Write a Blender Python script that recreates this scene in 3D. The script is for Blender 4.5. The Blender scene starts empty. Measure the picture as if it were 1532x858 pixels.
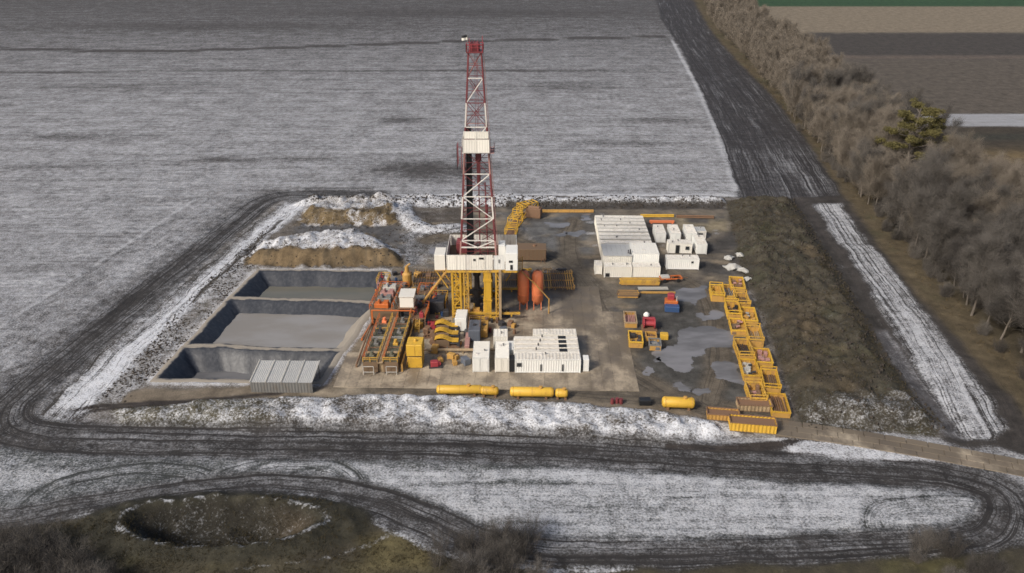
import bpy, math, random
import numpy as np
from mathutils import Vector, Matrix

# ------------------------------------------------------------------ camera, sky, sun, exposure
scene = bpy.context.scene
COL = scene.collection
R = math.radians
F_PX, CAM_H, PITCH = 1225.0, 74.0, R(24.8)

cam = bpy.data.cameras.new('camera')
cam.sensor_width = 36.0
cam.lens = F_PX / 1532.0 * 36.0
cam.clip_start = 1.0
cam.clip_end = 9000.0
cam_o = bpy.data.objects.new('camera', cam)
COL.objects.link(cam_o)
cam_o.location = (0, 0, CAM_H)
cam_o.rotation_euler = (R(90) - PITCH, 0, 0)
scene.camera = cam_o

SUN_AZ, SUN_EL = R(-134), R(37)          # azimuth from +Y towards +X; the sun stands to the left, a little behind
world = bpy.data.worlds.new('World')
scene.world = world
world.use_nodes = True
wn = world.node_tree
sky = wn.nodes.new('ShaderNodeTexSky')
sky.sky_type = 'NISHITA'
sky.sun_disc = False
sky.sun_elevation = SUN_EL
sky.sun_rotation = SUN_AZ
sky.altitude = 150
sky.air_density = 1.0
sky.dust_density = 6.0
sky.ozone_density = 1.0
wn.links.new(sky.outputs[0], wn.nodes['Background'].inputs[0])
wn.nodes['Background'].inputs[1].default_value = 0.088

sun = bpy.data.lights.new('sun', 'SUN')
sun.energy = 2.3
sun.angle = R(10)
sun.color = (1.0, 0.94, 0.85)
sun_o = bpy.data.objects.new('sun', sun)
COL.objects.link(sun_o)
sd = Vector((math.sin(SUN_AZ) * math.cos(SUN_EL), math.cos(SUN_AZ) * math.cos(SUN_EL), math.sin(SUN_EL)))
sun_o.rotation_euler = sd.to_track_quat('Z', 'Y').to_euler()
sun_o.location = (-60, -20, 120)

scene.view_settings.view_transform = 'Standard'
scene.view_settings.look = 'None'
scene.view_settings.gamma = 1.0
scene.view_settings.exposure = 0.52
scene.cycles.use_denoising = True
scene.cycles.denoising_prefilter = 'NONE'
scene.cycles.max_bounces = 5
scene.cycles.pixel_filter_type = 'BLACKMAN_HARRIS'
scene.cycles.filter_width = 1.6
scene.cycles.sample_clamp_indirect = 4.0

rng = np.random.default_rng(7)
random.seed(7)


def G(px, py, z=0.0):
    """where the place seen at a photo pixel lies, at height z (metres)"""
    u = (px - 766) / F_PX
    v = (py - 429) / F_PX
    dy = math.cos(PITCH) - v * math.sin(PITCH)
    dz = -math.sin(PITCH) - v * math.cos(PITCH)
    t = (z - CAM_H) / dz
    return (t * u, t * dy)


def GP(pts, z=0.0):
    return [G(x, y, z) for x, y in pts]


# ------------------------------------------------------------------ numeric noise
def _hash(i, j, s):
    n = (i * 374761393 + j * 668265263 + s * 974634777) & 0xFFFFFFFF
    n = ((n ^ (n >> 13)) * 1274126177) & 0xFFFFFFFF
    return ((n ^ (n >> 16)) & 0xFFFFFF) / float(0xFFFFFF)


def vnoise(x, y, s=0):
    xi = np.floor(x).astype(np.int64)
    yi = np.floor(y).astype(np.int64)
    fx = x - xi
    fy = y - yi
    fx = fx * fx * (3 - 2 * fx)
    fy = fy * fy * (3 - 2 * fy)
    a = _hash(xi, yi, s)
    b = _hash(xi + 1, yi, s)
    c = _hash(xi, yi + 1, s)
    d = _hash(xi + 1, yi + 1, s)
    return (a * (1 - fx) + b * fx) * (1 - fy) + (c * (1 - fx) + d * fx) * fy


def fbm(x, y, s=0, o=4):
    t = 0.0
    a = 0.5
    for k in range(o):
        t = t + a * (vnoise(x, y, s + k * 17) - 0.5) * 2
        x = x * 2.03 + 3.1
        y = y * 2.03 + 1.7
        a *= 0.5
    return t


def sstep(a, b, x):
    t = np.clip((x - a) / (b - a), 0, 1)
    return t * t * (3 - 2 * t)


def sd_poly(X, Y, poly):
    """signed distance to a polygon, positive inside"""
    n = len(poly)
    d2 = np.full(X.shape, 1e18)
    inside = np.zeros(X.shape, bool)
    for i in range(n):
        x0, y0 = poly[i]
        x1, y1 = poly[(i + 1) % n]
        ex, ey = x1 - x0, y1 - y0
        L = ex * ex + ey * ey + 1e-12
        t = np.clip(((X - x0) * ex + (Y - y0) * ey) / L, 0, 1)
        d2 = np.minimum(d2, (X - x0 - t * ex) ** 2 + (Y - y0 - t * ey) ** 2)
        c = (y0 > Y) != (y1 > Y)
        with np.errstate(divide='ignore', invalid='ignore'):
            xc = x0 + (Y - y0) * ex / (ey if abs(ey) > 1e-9 else 1e-9)
        inside ^= c & (X < xc)
    d = np.sqrt(d2)
    return np.where(inside, d, -d)


def smooth_line(pts, n=6):
    P = [np.array(p, float) for p in pts]
    P = [2 * P[0] - P[1]] + P + [2 * P[-1] - P[-2]]
    out = []
    for i in range(1, len(P) - 2):
        for k in range(n):
            t = k / n
            out.append(tuple(0.5 * ((2 * P[i]) + (-P[i - 1] + P[i + 1]) * t + (2 * P[i - 1] - 5 * P[i] + 4 * P[i + 1] - P[i + 2]) * t * t
                                    + (-P[i - 1] + 3 * P[i] - 3 * P[i + 1] + P[i + 2]) * t ** 3)))
    out.append(tuple(P[-2]))
    return out


def line_uv(X, Y, pts, reach):
    """signed offset, length along, |distance| (inf beyond reach)"""
    u = np.full(X.shape, 1e9)
    v = np.zeros(X.shape)
    best = np.full(X.shape, 1e9)
    xs = [p[0] for p in pts]
    ys = [p[1] for p in pts]
    sel = np.nonzero((X > min(xs) - reach) & (X < max(xs) + reach) & (Y > min(ys) - reach) & (Y < max(ys) + reach))[0]
    if not len(sel):
        return u, v, best
    x = X[sel]
    y = Y[sel]
    bu = np.full(x.shape, 1e9)
    bv = np.zeros(x.shape)
    bd = np.full(x.shape, 1e9)
    acc = 0.0
    for (x0, y0), (x1, y1) in zip(pts[:-1], pts[1:]):
        ex, ey = x1 - x0, y1 - y0
        L = math.hypot(ex, ey) + 1e-9
        t = np.clip(((x - x0) * ex + (y - y0) * ey) / (L * L), 0, 1)
        d = np.hypot(x - x0 - t * ex, y - y0 - t * ey)
        cr = ((x - x0) * ey - (y - y0) * ex)
        w = d < bd
        bd = np.where(w, d, bd)
        bu = np.where(w, np.sign(cr + 1e-12) * d, bu)
        bv = np.where(w, acc + t * L, bv)
        acc += L
    u[sel] = bu
    v[sel] = bv
    best[sel] = bd
    return u, v, best


# ------------------------------------------------------------------ object helpers
def link(o, parent=None):
    COL.objects.link(o)
    if parent is not None:
        o.parent = parent
    return o


def tag(o, label=None, cat=None, group=None, kind=None):
    if label:
        o['label'] = label
    if cat:
        o['category'] = cat
    if group:
        o['group'] = group
    if kind:
        o['kind'] = kind
    return o


def thing(name, label, cat, loc, rz=0.0, group=None):
    o = bpy.data.objects.new(name, None)
    o.empty_display_size = 0.5
    link(o)
    o.location = loc if len(loc) == 3 else (loc[0], loc[1], 0)
    o.rotation_euler = (0, 0, rz)
    return tag(o, label, cat, group)


def copy_tree(o, parent=None):
    c = o.copy()
    COL.objects.link(c)
    c.parent = parent
    for ch in list(o.children):
        copy_tree(ch, c)
    return c


class MB:
    def __init__(s):
        s.v = []
        s.f = []

    def add(s, vs, fs):
        n = len(s.v)
        s.v.extend(tuple(v) for v in vs)
        s.f.extend(tuple(i + n for i in f) for f in fs)
        return s

    def box(s, x0, x1, y0, y1, z0, z1, rz=0.0):
        vs = [(x, y, z) for z in (z0, z1) for (x, y) in ((x0, y0), (x1, y0), (x1, y1), (x0, y1))]
        if rz:
            cx, cy = (x0 + x1) / 2, (y0 + y1) / 2
            c, d = math.cos(rz), math.sin(rz)
            vs = [(cx + (x - cx) * c - (y - cy) * d, cy + (x - cx) * d + (y - cy) * c, z) for x, y, z in vs]
        return s.add(vs, [(0, 3, 2, 1), (4, 5, 6, 7), (0, 1, 5, 4), (1, 2, 6, 5), (2, 3, 7, 6), (3, 0, 4, 7)])

    def bbox(s, x0, x1, y0, y1, z0, z1, b=0.05):
        """box with chamfered vertical and top edges"""
        ring = [(x0 + b, y0), (x1 - b, y0), (x1, y0 + b), (x1, y1 - b), (x1 - b, y1), (x0 + b, y1), (x0, y1 - b), (x0, y0 + b)]
        ins = [(x0 + 2 * b, y0 + b), (x1 - 2 * b, y0 + b), (x1 - b, y0 + 2 * b), (x1 - b, y1 - 2 * b), (x1 - 2 * b, y1 - b), (x0 + 2 * b, y1 - b), (x0 + b, y1 - 2 * b), (x0 + b, y0 + 2 * b)]
        vs = [(x, y, z0) for x, y in ring] + [(x, y, z1 - b) for x, y in ring] + [(x, y, z1) for x, y in ins]
        fs = [tuple(range(7, -1, -1)), tuple(range(16, 24))]
        for k in (0, 8):
            for i in range(8):
                j = (i + 1) % 8
                fs.append((k + i, k + j, k + 8 + j, k + 8 + i))
        return s.add(vs, fs)

    def tube(s, p, q, r0, r1=None, n=6, cap=True):
        p = Vector(p)
        q = Vector(q)
        r1 = r0 if r1 is None else r1
        d = (q - p).normalized()
        a = d.orthogonal().normalized()
        b = d.cross(a)
        vs = []
        for c, r in ((p, r0), (q, r1)):
            for i in range(n):
                t = 2 * math.pi * i / n
                vs.append(c + a * (math.cos(t) * r) + b * (math.sin(t) * r))
        fs = [(i, (i + 1) % n, n + (i + 1) % n, n + i) for i in range(n)]
        if cap:
            fs += [tuple(range(n - 1, -1, -1)), tuple(range(n, 2 * n))]
        return s.add(vs, fs)

    def bar(s, p, q, w, h=None):
        """square bar"""
        h = w if h is None else h
        p = Vector(p)
        q = Vector(q)
        d = (q - p).normalized()
        up = Vector((0, 0, 1)) if abs(d.z) < 0.95 else Vector((0, 1, 0))
        a = d.cross(up).normalized() * (w / 2)
        b = a.cross(d).normalized() * (h / 2)
        vs = [c + x for c in (p, q) for x in (-a - b, a - b, a + b, -a + b)]
        return s.add(vs, [(0, 1, 2, 3), (7, 6, 5, 4), (0, 4, 5, 1), (1, 5, 6, 2), (2, 6, 7, 3), (3, 7, 4, 0)])

    def lathe(s, axis_p, axis_d, prof, n=14):
        """profile of (distance along axis, radius)"""
        p = Vector(axis_p)
        d = Vector(axis_d).normalized()
        a = d.orthogonal().normalized()
        b = d.cross(a)
        vs = []
        for t, r in prof:
            for i in range(n):
                g = 2 * math.pi * i / n
                vs.append(p + d * t + a * (math.cos(g) * r) + b * (math.sin(g) * r))
        fs = []
        for k in range(len(prof) - 1):
            for i in range(n):
                j = (i + 1) % n
                fs.append((k * n + i, k * n + j, (k + 1) * n + j, (k + 1) * n + i))
        fs.append(tuple(range(n - 1, -1, -1)))
        m = (len(prof) - 1) * n
        fs.append(tuple(range(m, m + n)))
        return s.add(vs, fs)

    def mesh(s, name, mat, smooth=False):
        me = bpy.data.meshes.new(name)
        me.from_pydata(s.v, [], s.f)
        if smooth:
            me.polygons.foreach_set('use_smooth', [True] * len(me.polygons))
        me.materials.append(mat)
        me.update()
        return me

    def build(s, name, mat, parent=None, smooth=False, loc=None, rz=None):
        o = bpy.data.objects.new(name, s.mesh(name, mat, smooth))
        link(o, parent)
        if loc is not None:
            o.location = loc if len(loc) == 3 else (loc[0], loc[1], 0)
        if rz is not None:
            o.rotation_euler = (0, 0, rz)
        return o


def np_mesh(name, V, Q, mat, smooth=False):
    """mesh from numpy vertices and quads / triangles"""
    me = bpy.data.meshes.new(name)
    k = Q.shape[1]
    me.vertices.add(len(V))
    me.vertices.foreach_set('co', np.ascontiguousarray(V, dtype=np.float32).ravel())
    me.loops.add(Q.size)
    me.loops.foreach_set('vertex_index', np.ascontiguousarray(Q, dtype=np.int32).ravel())
    me.polygons.add(len(Q))
    me.polygons.foreach_set('loop_start', np.arange(0, Q.size, k, dtype=np.int32))
    me.polygons.foreach_set('loop_total', np.full(len(Q), k, dtype=np.int32))
    if smooth:
        me.polygons.foreach_set('use_smooth', np.ones(len(Q), dtype=bool))
    me.materials.append(mat)
    me.update(calc_edges=True)
    me.validate()
    return me


# ------------------------------------------------------------------ materials
class NT:
    def __init__(s, name):
        s.m = bpy.data.materials.new(name)
        s.m.use_nodes = True
        s.t = s.m.node_tree
        s.b = s.t.nodes['Principled BSDF']

    def n(s, typ, **kw):
        o = s.t.nodes.new(typ)
        for k, v in kw.items():
            setattr(o, k, v)
        return o

    def l(s, a, b):
        s.t.links.new(a, b)

    def val(s, sock, v):
        if isinstance(v, (int, float)):
            sock.default_value = v
        elif isinstance(v, tuple):
            sock.default_value = v if len(v) == len(sock.default_value) else v + (1.0,)
        else:
            s.l(v, sock)

    def math(s, op, a, b=0.0, clamp=False):
        o = s.n('ShaderNodeMath', operation=op)
        o.use_clamp = clamp
        s.val(o.inputs[0], a)
        s.val(o.inputs[1], b)
        return o.outputs[0]

    def noise(s, vec, scale, detail=3.0, rough=0.55, dim='3D'):
        o = s.n('ShaderNodeTexNoise', noise_dimensions=dim)
        if vec is not None:
            s.l(vec, o.inputs['Vector'])
        o.inputs['Scale'].default_value = scale
        o.inputs['Detail'].default_value = detail
        o.inputs['Roughness'].default_value = rough
        return o.outputs['Fac']

    def mapr(s, v, a, b, c=0.0, d=1.0, smooth=False):
        o = s.n('ShaderNodeMapRange')
        if smooth:
            o.interpolation_type = 'SMOOTHSTEP'
        s.val(o.inputs['Value'], v)
        s.val(o.inputs['From Min'], a)
        s.val(o.inputs['From Max'], b)
        s.val(o.inputs['To Min'], c)
        s.val(o.inputs['To Max'], d)
        return o.outputs[0]

    def mix(s, f, a, b, blend='MIX'):
        o = s.n('ShaderNodeMix', data_type='RGBA', blend_type=blend)
        s.val(o.inputs[0], f)
        s.val(o.inputs[6], a)
        s.val(o.inputs[7], b)
        return o.outputs[2]

    def scale(s, vec, k):
        o = s.n('ShaderNodeVectorMath', operation='MULTIPLY')
        s.l(vec, o.inputs[0])
        o.inputs[1].default_value = k
        return o.outputs[0]

    def bump(s, h, strength, dist):
        o = s.n('ShaderNodeBump')
        o.inputs['Strength'].default_value = strength
        o.inputs['Distance'].default_value = dist
        s.l(h, o.inputs['Height'])
        s.l(o.outputs[0], s.b.inputs['Normal'])

    def coords(s, kind='Object'):
        return s.n('ShaderNodeTexCoord').outputs[kind]

    def worldpos(s):
        return s.n('ShaderNodeNewGeometry').outputs['Position']


def paint(name, col, rough=0.5, dirt=0.35, dirtcol=(0.12, 0.095, 0.07), metal=0.0, vary=0.12):
    """weathered paint: dirt and rust in streaks and blotches"""
    k = NT(name)
    p = k.worldpos()
    a = k.noise(k.scale(p, (1.0, 1.0, 0.35)), 1.3, 5, 0.65)
    b = k.noise(p, 7.0, 3, 0.6)
    s = k.math('ADD', k.math('MULTIPLY', a, 0.7), k.math('MULTIPLY', b, 0.3))
    m = k.mapr(s, 0.62 - 0.3 * dirt, 0.78 - 0.1 * dirt, 0.0, min(1.0, dirt * 1.6), True)
    inf = k.n('ShaderNodeObjectInfo').outputs['Random']
    v = k.mapr(inf, 0, 1, 1 - vary, 1 + vary * 0.4)
    base = k.mix(1.0, col, k.n('ShaderNodeCombineColor').outputs[0], 'MULTIPLY')
    cc = base.node.inputs[7].links[0].from_node
    for i in range(3):
        k.l(v, cc.inputs[i])
    c = k.mix(m, base, dirtcol)
    k.l(c, k.b.inputs['Base Color'])
    k.l(k.mapr(m, 0, 1, rough, 0.85), k.b.inputs['Roughness'])
    k.b.inputs['Metallic'].default_value = metal
    return k.m


RUST = (0.13, 0.055, 0.028)
M = {}
M['white'] = paint('white_paint', (0.70, 0.68, 0.62), 0.45, 0.34, (0.33, 0.29, 0.23))
M['white_roof'] = paint('white_roof_paint', (0.66, 0.63, 0.57), 0.5, 0.55, (0.36, 0.31, 0.24))
M['cold_white'] = paint('cold_white_paint', (0.69, 0.695, 0.67), 0.45, 0.32, (0.34, 0.31, 0.27))
M['grey_roof'] = paint('grey_sheet', (0.37, 0.375, 0.37), 0.5, 0.3, (0.2, 0.18, 0.15))
M['gap_shade'] = paint('gap_shade_grey', (0.40, 0.39, 0.36), 0.6, 0.5, (0.2, 0.18, 0.15))
M['yellow'] = paint('yellow_paint', (0.50, 0.295, 0.03), 0.5, 0.5, (0.17, 0.09, 0.03))
M['yellow_worn'] = paint('worn_yellow_paint', (0.52, 0.31, 0.045), 0.55, 0.6, (0.20, 0.12, 0.06))
M['lemon'] = paint('lemon_paint', (0.56, 0.345, 0.04), 0.5, 0.45, (0.3, 0.14, 0.03))
M['ochre'] = paint('ochre_paint', (0.42, 0.24, 0.06), 0.6, 0.5, (0.18, 0.1, 0.05))
M['orange'] = paint('orange_paint', (0.68, 0.205, 0.09), 0.5, 0.25, (0.28, 0.08, 0.04))
M['orange_rail'] = paint('orange_rail_paint', (0.46, 0.12, 0.025), 0.55, 0.4, RUST)
M['red'] = paint('dark_red_paint', (0.15, 0.033, 0.038), 0.5, 0.3, (0.09, 0.03, 0.03))
M['bright_red'] = paint('red_paint', (0.28, 0.035, 0.045), 0.5, 0.3, (0.12, 0.03, 0.03))
M['pale_red'] = paint('faded_red_paint', (0.36, 0.20, 0.18), 0.55, 0.45, (0.16, 0.06, 0.05))
M['mast_white'] = paint('mast_white_paint', (0.62, 0.60, 0.56), 0.5, 0.4, (0.26, 0.18, 0.14))
M['rusty'] = paint('rusty_steel', (0.17, 0.10, 0.06), 0.75, 0.5, (0.20, 0.10, 0.05))
M['brown_steel'] = paint('brown_steel', (0.14, 0.092, 0.055), 0.7, 0.4, (0.16, 0.10, 0.06))
M['dark'] = paint('dark_steel', (0.035, 0.035, 0.04), 0.5, 0.4, (0.08, 0.06, 0.05))
M['black'] = paint('black_paint', (0.015, 0.016, 0.018), 0.5, 0.2, (0.05, 0.045, 0.04))
M['grey_steel'] = paint('grey_steel', (0.17, 0.17, 0.165), 0.5, 0.5, (0.11, 0.085, 0.06))
M['blue_grey'] = paint('blue_grey_paint', (0.10, 0.115, 0.145), 0.5, 0.4, (0.1, 0.085, 0.07))
M['blue'] = paint('blue_paint', (0.03, 0.07, 0.17), 0.5, 0.35, (0.07, 0.05, 0.04))
M['green'] = paint('dull_green_paint', (0.105, 0.115, 0.085), 0.6, 0.7, (0.16, 0.12, 0.075))
M['tan'] = paint('tan_paint', (0.34, 0.25, 0.15), 0.6, 0.5, (0.17, 0.12, 0.07))
M['pale_scrap'] = paint('pale_sheet', (0.40, 0.395, 0.37), 0.6, 0.4, (0.25, 0.2, 0.15))
M['glass'] = paint('window_glass', (0.03, 0.035, 0.04), 0.12, 0.1, (0.05, 0.05, 0.05))


def ground_material():
    k = NT('snowy_soil')
    at = lambda nm, out: k.n('ShaderNodeAttribute', attribute_name=nm).outputs[out]
    soil_n = k.n('ShaderNodeAttribute', attribute_name='soil')
    aux_n = k.n('ShaderNodeAttribute', attribute_name='aux')
    aux = k.n('ShaderNodeSeparateColor')
    k.l(aux_n.outputs['Color'], aux.inputs[0])
    rut, rowy, snowb = aux.outputs[0], aux.outputs[1], aux.outputs[2]
    cover = soil_n.outputs['Alpha']
    clod_amt = aux_n.outputs['Alpha']
    uv = at('tuv', 'Vector')
    pos = k.worldpos()
    # wander in the rows
    row1 = k.noise(k.scale(uv, (1.15, 0.035, 0)), 1.0, 5, 0.72, '2D')
    row2 = k.noise(k.scale(uv, (0.26, 0.016, 0)), 1.0, 5, 0.62, '2D')
    clod = k.noise(pos, 3.0, 6, 0.74)
    big = k.noise(pos, 0.12, 4, 0.55)
    clod2 = k.noise(pos, 0.55, 5, 0.65)
    rows = k.math('ADD', k.math('MULTIPLY', k.math('SUBTRACT', row1, 0.5), 0.95), k.math('MULTIPLY', k.math('SUBTRACT', row2, 0.5), 0.7))
    clods = k.math('ADD', k.math('MULTIPLY', k.math('SUBTRACT', clod, 0.5), 2.3), k.math('MULTIPLY', k.math('SUBTRACT', clod2, 0.5), 1.1))
    h = k.math('ADD', k.math('MULTIPLY', rows, rowy), k.math('MULTIPLY', clods, clod_amt))
    h = k.math('ADD', h, k.math('MULTIPLY', k.math('SUBTRACT', big, 0.5), 0.32))
    # wheel ruts: dark lines along the tracks
    lines = k.noise(k.scale(uv, (1.5, 0.016, 0)), 1.0, 3, 0.75, '2D')
    rl = k.mapr(lines, 0.50, 0.66, 0, 1, True)
    rut_dark = k.math('MULTIPLY', rl, rut)
    h = k.math('SUBTRACT', h, k.math('MULTIPLY', rut_dark, 0.42))
    lvl = k.math('SUBTRACT', 0.5, cover)
    m = k.mapr(k.math('SUBTRACT', h, lvl), -0.30, 0.30, 0, 1, True)
    # soil colour
    mud2 = k.noise(pos, 0.23, 6, 0.62)
    sv = k.mapr(k.math('ADD', k.math('ADD', k.math('MULTIPLY', clod2, 0.4), k.math('MULTIPLY', clod, 0.3)), k.math('MULTIPLY', mud2, 0.5)), 0.42, 0.8, 0.42, 1.62)
    cc = k.n('ShaderNodeCombineColor')
    for i in range(3):
        k.l(sv, cc.inputs[i])
    soil = k.mix(1.0, soil_n.outputs['Color'], cc.outputs[0], 'MULTIPLY')
    soil = k.mix(k.math('MULTIPLY', rut_dark, 0.55), soil, (0.018, 0.017, 0.018))
    sc = k.n('ShaderNodeCombineColor')
    k.l(k.math('MULTIPLY', snowb, 0.955), sc.inputs[0])
    k.l(k.math('MULTIPLY', snowb, 0.985), sc.inputs[1])
    k.l(k.math('MULTIPLY', snowb, 1.05), sc.inputs[2])
    k.l(k.mix(m, soil, sc.outputs[0]), k.b.inputs['Base Color'])
    k.b.inputs['Roughness'].default_value = 0.85
    k.b.inputs['Specular IOR Level'].default_value = 0.25
    k.bump(k.math('ADD', h, k.math('MULTIPLY', m, 0.4)), 0.55, 0.22)
    return k.m


def concrete_material(name, col, stain):
    k = NT(name)
    p = k.worldpos()
    inf = k.n('ShaderNodeObjectInfo').outputs['Random']
    a = k.noise(p, 0.22, 5, 0.6)
    b = k.noise(p, 2.5, 5, 0.65)
    v = k.math('ADD', k.math('MULTIPLY', a, 0.75), k.math('MULTIPLY', b, 0.3))
    m = k.mapr(v, 0.43, 0.62, 0, 1, True)
    c = k.mix(m, stain, col)
    d = k.noise(k.scale(p, (1.0, 0.55, 1)), 0.09, 6, 0.68)
    sx = k.n('ShaderNodeSeparateXYZ')
    k.l(p, sx.inputs[0])
    edge = k.math('ADD', k.mapr(sx.outputs[1], 138, 160, 0, 0.16), k.mapr(sx.outputs[0], 6, 15, 0, 0.17))
    mudm = k.mapr(k.math('ADD', d, edge), 0.52, 0.70, 0, 0.92, True)
    c = k.mix(mudm, c, (0.115, 0.094, 0.07))
    vv = k.mapr(inf, 0, 1, 0.9, 1.06)
    cc = k.n('ShaderNodeCombineColor')
    for i in range(3):
        k.l(vv, cc.inputs[i])
    c = k.mix(1.0, c, cc.outputs[0], 'MULTIPLY')
    k.l(c, k.b.inputs['Base Color'])
    k.l(k.mapr(m, 0, 1, 0.45, 0.85), k.b.inputs['Roughness'])
    k.bump(b, 0.3, 0.03)
    return k.m


M['slab'] = concrete_material('worn_concrete', (0.35, 0.295, 0.22), (0.17, 0.14, 0.105))
M['road_slab'] = concrete_material('road_concrete', (0.37, 0.32, 0.245), (0.24, 0.20, 0.15))


def twig_material(name, col):
    k = NT(name)
    inf = k.n('ShaderNodeObjectInfo').outputs['Random']
    c = k.mix(inf, col, tuple(x * 0.72 for x in col))
    n = k.noise(k.worldpos(), 0.7, 3)
    c = k.mix(k.mapr(n, 0.35, 0.7, 0, 0.55), c, tuple(x * 0.6 for x in col))
    k.l(c, k.b.inputs['Base Color'])
    k.b.inputs['Roughness'].default_value = 0.9
    k.b.inputs['Specular IOR Level'].default_value = 0.1
    return k.m


M['twig_tan'] = twig_material('tan_twigs', (0.215, 0.188, 0.157))
M['twig_grey'] = twig_material('grey_twigs', (0.135, 0.125, 0.115))
M['twig_dark'] = twig_material('dark_twigs', (0.085, 0.079, 0.074))
M['bark'] = twig_material('bark', (0.15, 0.132, 0.115))
M['needle'] = twig_material('pine_needles', (0.125, 0.112, 0.048))
M['dry_grass'] = twig_material('dry_grass', (0.118, 0.094, 0.058))
M['dark_grass'] = twig_material('dark_grass', (0.072, 0.06, 0.034))
M['clod'] = twig_material('soil_clods', (0.06, 0.052, 0.045))

# ------------------------------------------------------------------ terrain
YR = R(-1.5)                                            # the drilling site stands a little askew to the lens


def axis(lo, hi, step, far, grow):
    mid = list(np.arange(lo, hi + 1e-6, step))
    out = []
    s, x = step, mid[-1]
    while x < far:
        s *= grow
        x += s
        out.append(x)
    return mid, out


xm, xo = axis(-98, 98, 0.5, 3000, 1.045)
ym, yo = axis(64, 232, 0.5, 4200, 1.022)
yb = []
s_, y_ = 0.5, 64.0
while y_ > -500:
    s_ *= 1.12
    y_ -= s_
    yb.append(y_)
xs = np.array([-x for x in reversed(xo)] + xm + xo)
ys = np.array(list(reversed(yb)) + ym + yo)
GX, GY = np.meshgrid(xs, ys)
X = GX.ravel()
Y = GY.ravel()
N = len(X)
snow = np.full(N, 0.475)
soil = np.tile(np.array([0.055, 0.052, 0.052]), (N, 1))
rut = np.zeros(N)
rowy = np.full(N, 0.30)
clod = np.full(N, 0.46)
sbr = np.full(N, 0.50)
U = Y.copy()
V = X.copy()
Z = np.zeros(N)
WX = X + fbm(X / 5, Y / 5, 3, 3) * 1.1
WY = Y + fbm(X / 5, Y / 5, 9, 3) * 1.1


def put(m, sn=None, so=None, ru=None, ro=None, cl=None, sb=None, uv=None):
    global snow, soil, rut, rowy, clod, sbr, U, V
    if sn is not None:
        snow = snow + (sn - snow) * m
    if so is not None:
        soil = soil + (np.array(so)[None, :] - soil) * m[:, None]
    if ru is not None:
        rut = rut + (ru - rut) * m
    if ro is not None:
        rowy = rowy + (ro - rowy) * m
    if cl is not None:
        clod = clod + (cl - clod) * m
    if sb is not None:
        sbr = sbr + (sb - sbr) * m
    if uv is not None:
        w = m > 0.5
        U = np.where(w, uv[0], U)
        V = np.where(w, uv[1], V)


def area(px, soft=0.8, warp=1.0, z=0.0):
    p = GP(px, z)
    return sstep(-soft, soft, sd_poly(X + (WX - X) * warp, Y + (WY - Y) * warp, p))


def band(px, hw, soft=0.8, n=5, warp=0.5):
    pts = smooth_line(GP(px), n)
    u, v, d = line_uv(X + (WX - X) * warp, Y + (WY - Y) * warp, pts, hw + 12)
    return 1 - sstep(hw - soft, hw + soft, d), u, v, d


def lift(px, h, w, rough=0.25, z0=0.0, scale=3.0):
    """an earth bank whose sides rise over w metres"""
    global Z
    p = GP(px)
    d = sd_poly(WX, WY, p)
    t = sstep(0, w, d)
    Z = Z + t * (h + fbm(X / scale, Y / scale, 31, 4) * rough * 2)
    return t, d


# far field: dimming with distance, painted as thinner, greyer snow
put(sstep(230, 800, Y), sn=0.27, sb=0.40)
# dark bands where the wind has cleared the field
for (cx, cy, rx, ry, a) in ((645, 253, 95, 14, .28), (335, 240, 60, 4, .2), (470, 238, 60, 3, .14), (600, 180, 40, 5, .16), (130, 205, 120, 5, .1), (1000, 180, 60, 6, .1),
                            (300, 40, 300, 7, .1), (700, 20, 300, 6, .1), (850, 130, 90, 6, .1), (180, 130, 140, 6, .08), (930, 215, 70, 6, .12), (60, 250, 90, 5, .1)):
    p0 = G(cx, cy)
    ax = abs(G(cx + rx, cy)[0] - p0[0])
    ay = abs(G(cx, cy - ry)[1] - p0[1])
    e = ((WX - p0[0]) / ax) ** 2 + ((WY - p0[1]) / ay) ** 2
    put(np.exp(-e * 1.2), sn=snow - a)
for px_, w_, a_ in ((((-200, 72), (0, 73), (200, 77), (350, 74), (500, 69), (700, 62), (990, 55)), 2.6, .42), (((-100, 110), (300, 107), (600, 107), (990, 105)), 1.6, .2),
                    (((500, 293), (760, 292), (1100, 292)), 0.8, -.2)):
    m, u, v, d = band(px_, w_, 1.4)
    put(m, sn=snow - a_)

# headland along the left side, worked along the slanting edge
edge = GP([(-420, 800), (0, 490), (150, 392), (290, 300), (330, 294)])
m, u, v, d = band([(-420, 800), (0, 490), (150, 392), (290, 300)], 30, 0.6, 3, 0.2)
head = area([(-420, 820), (0, 490), (150, 392), (292, 297), (420, 294), (0, 640), (-300, 900)], 0.5, 0.2)
put(head, sn=0.45, ro=0.22, cl=0.5, uv=(u, v))
m, u, v, d = band([(-420, 800), (0, 490), (150, 392), (290, 300)], 0.55, 0.4, 3, 0.2)
put(m, sn=0.55)

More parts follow.
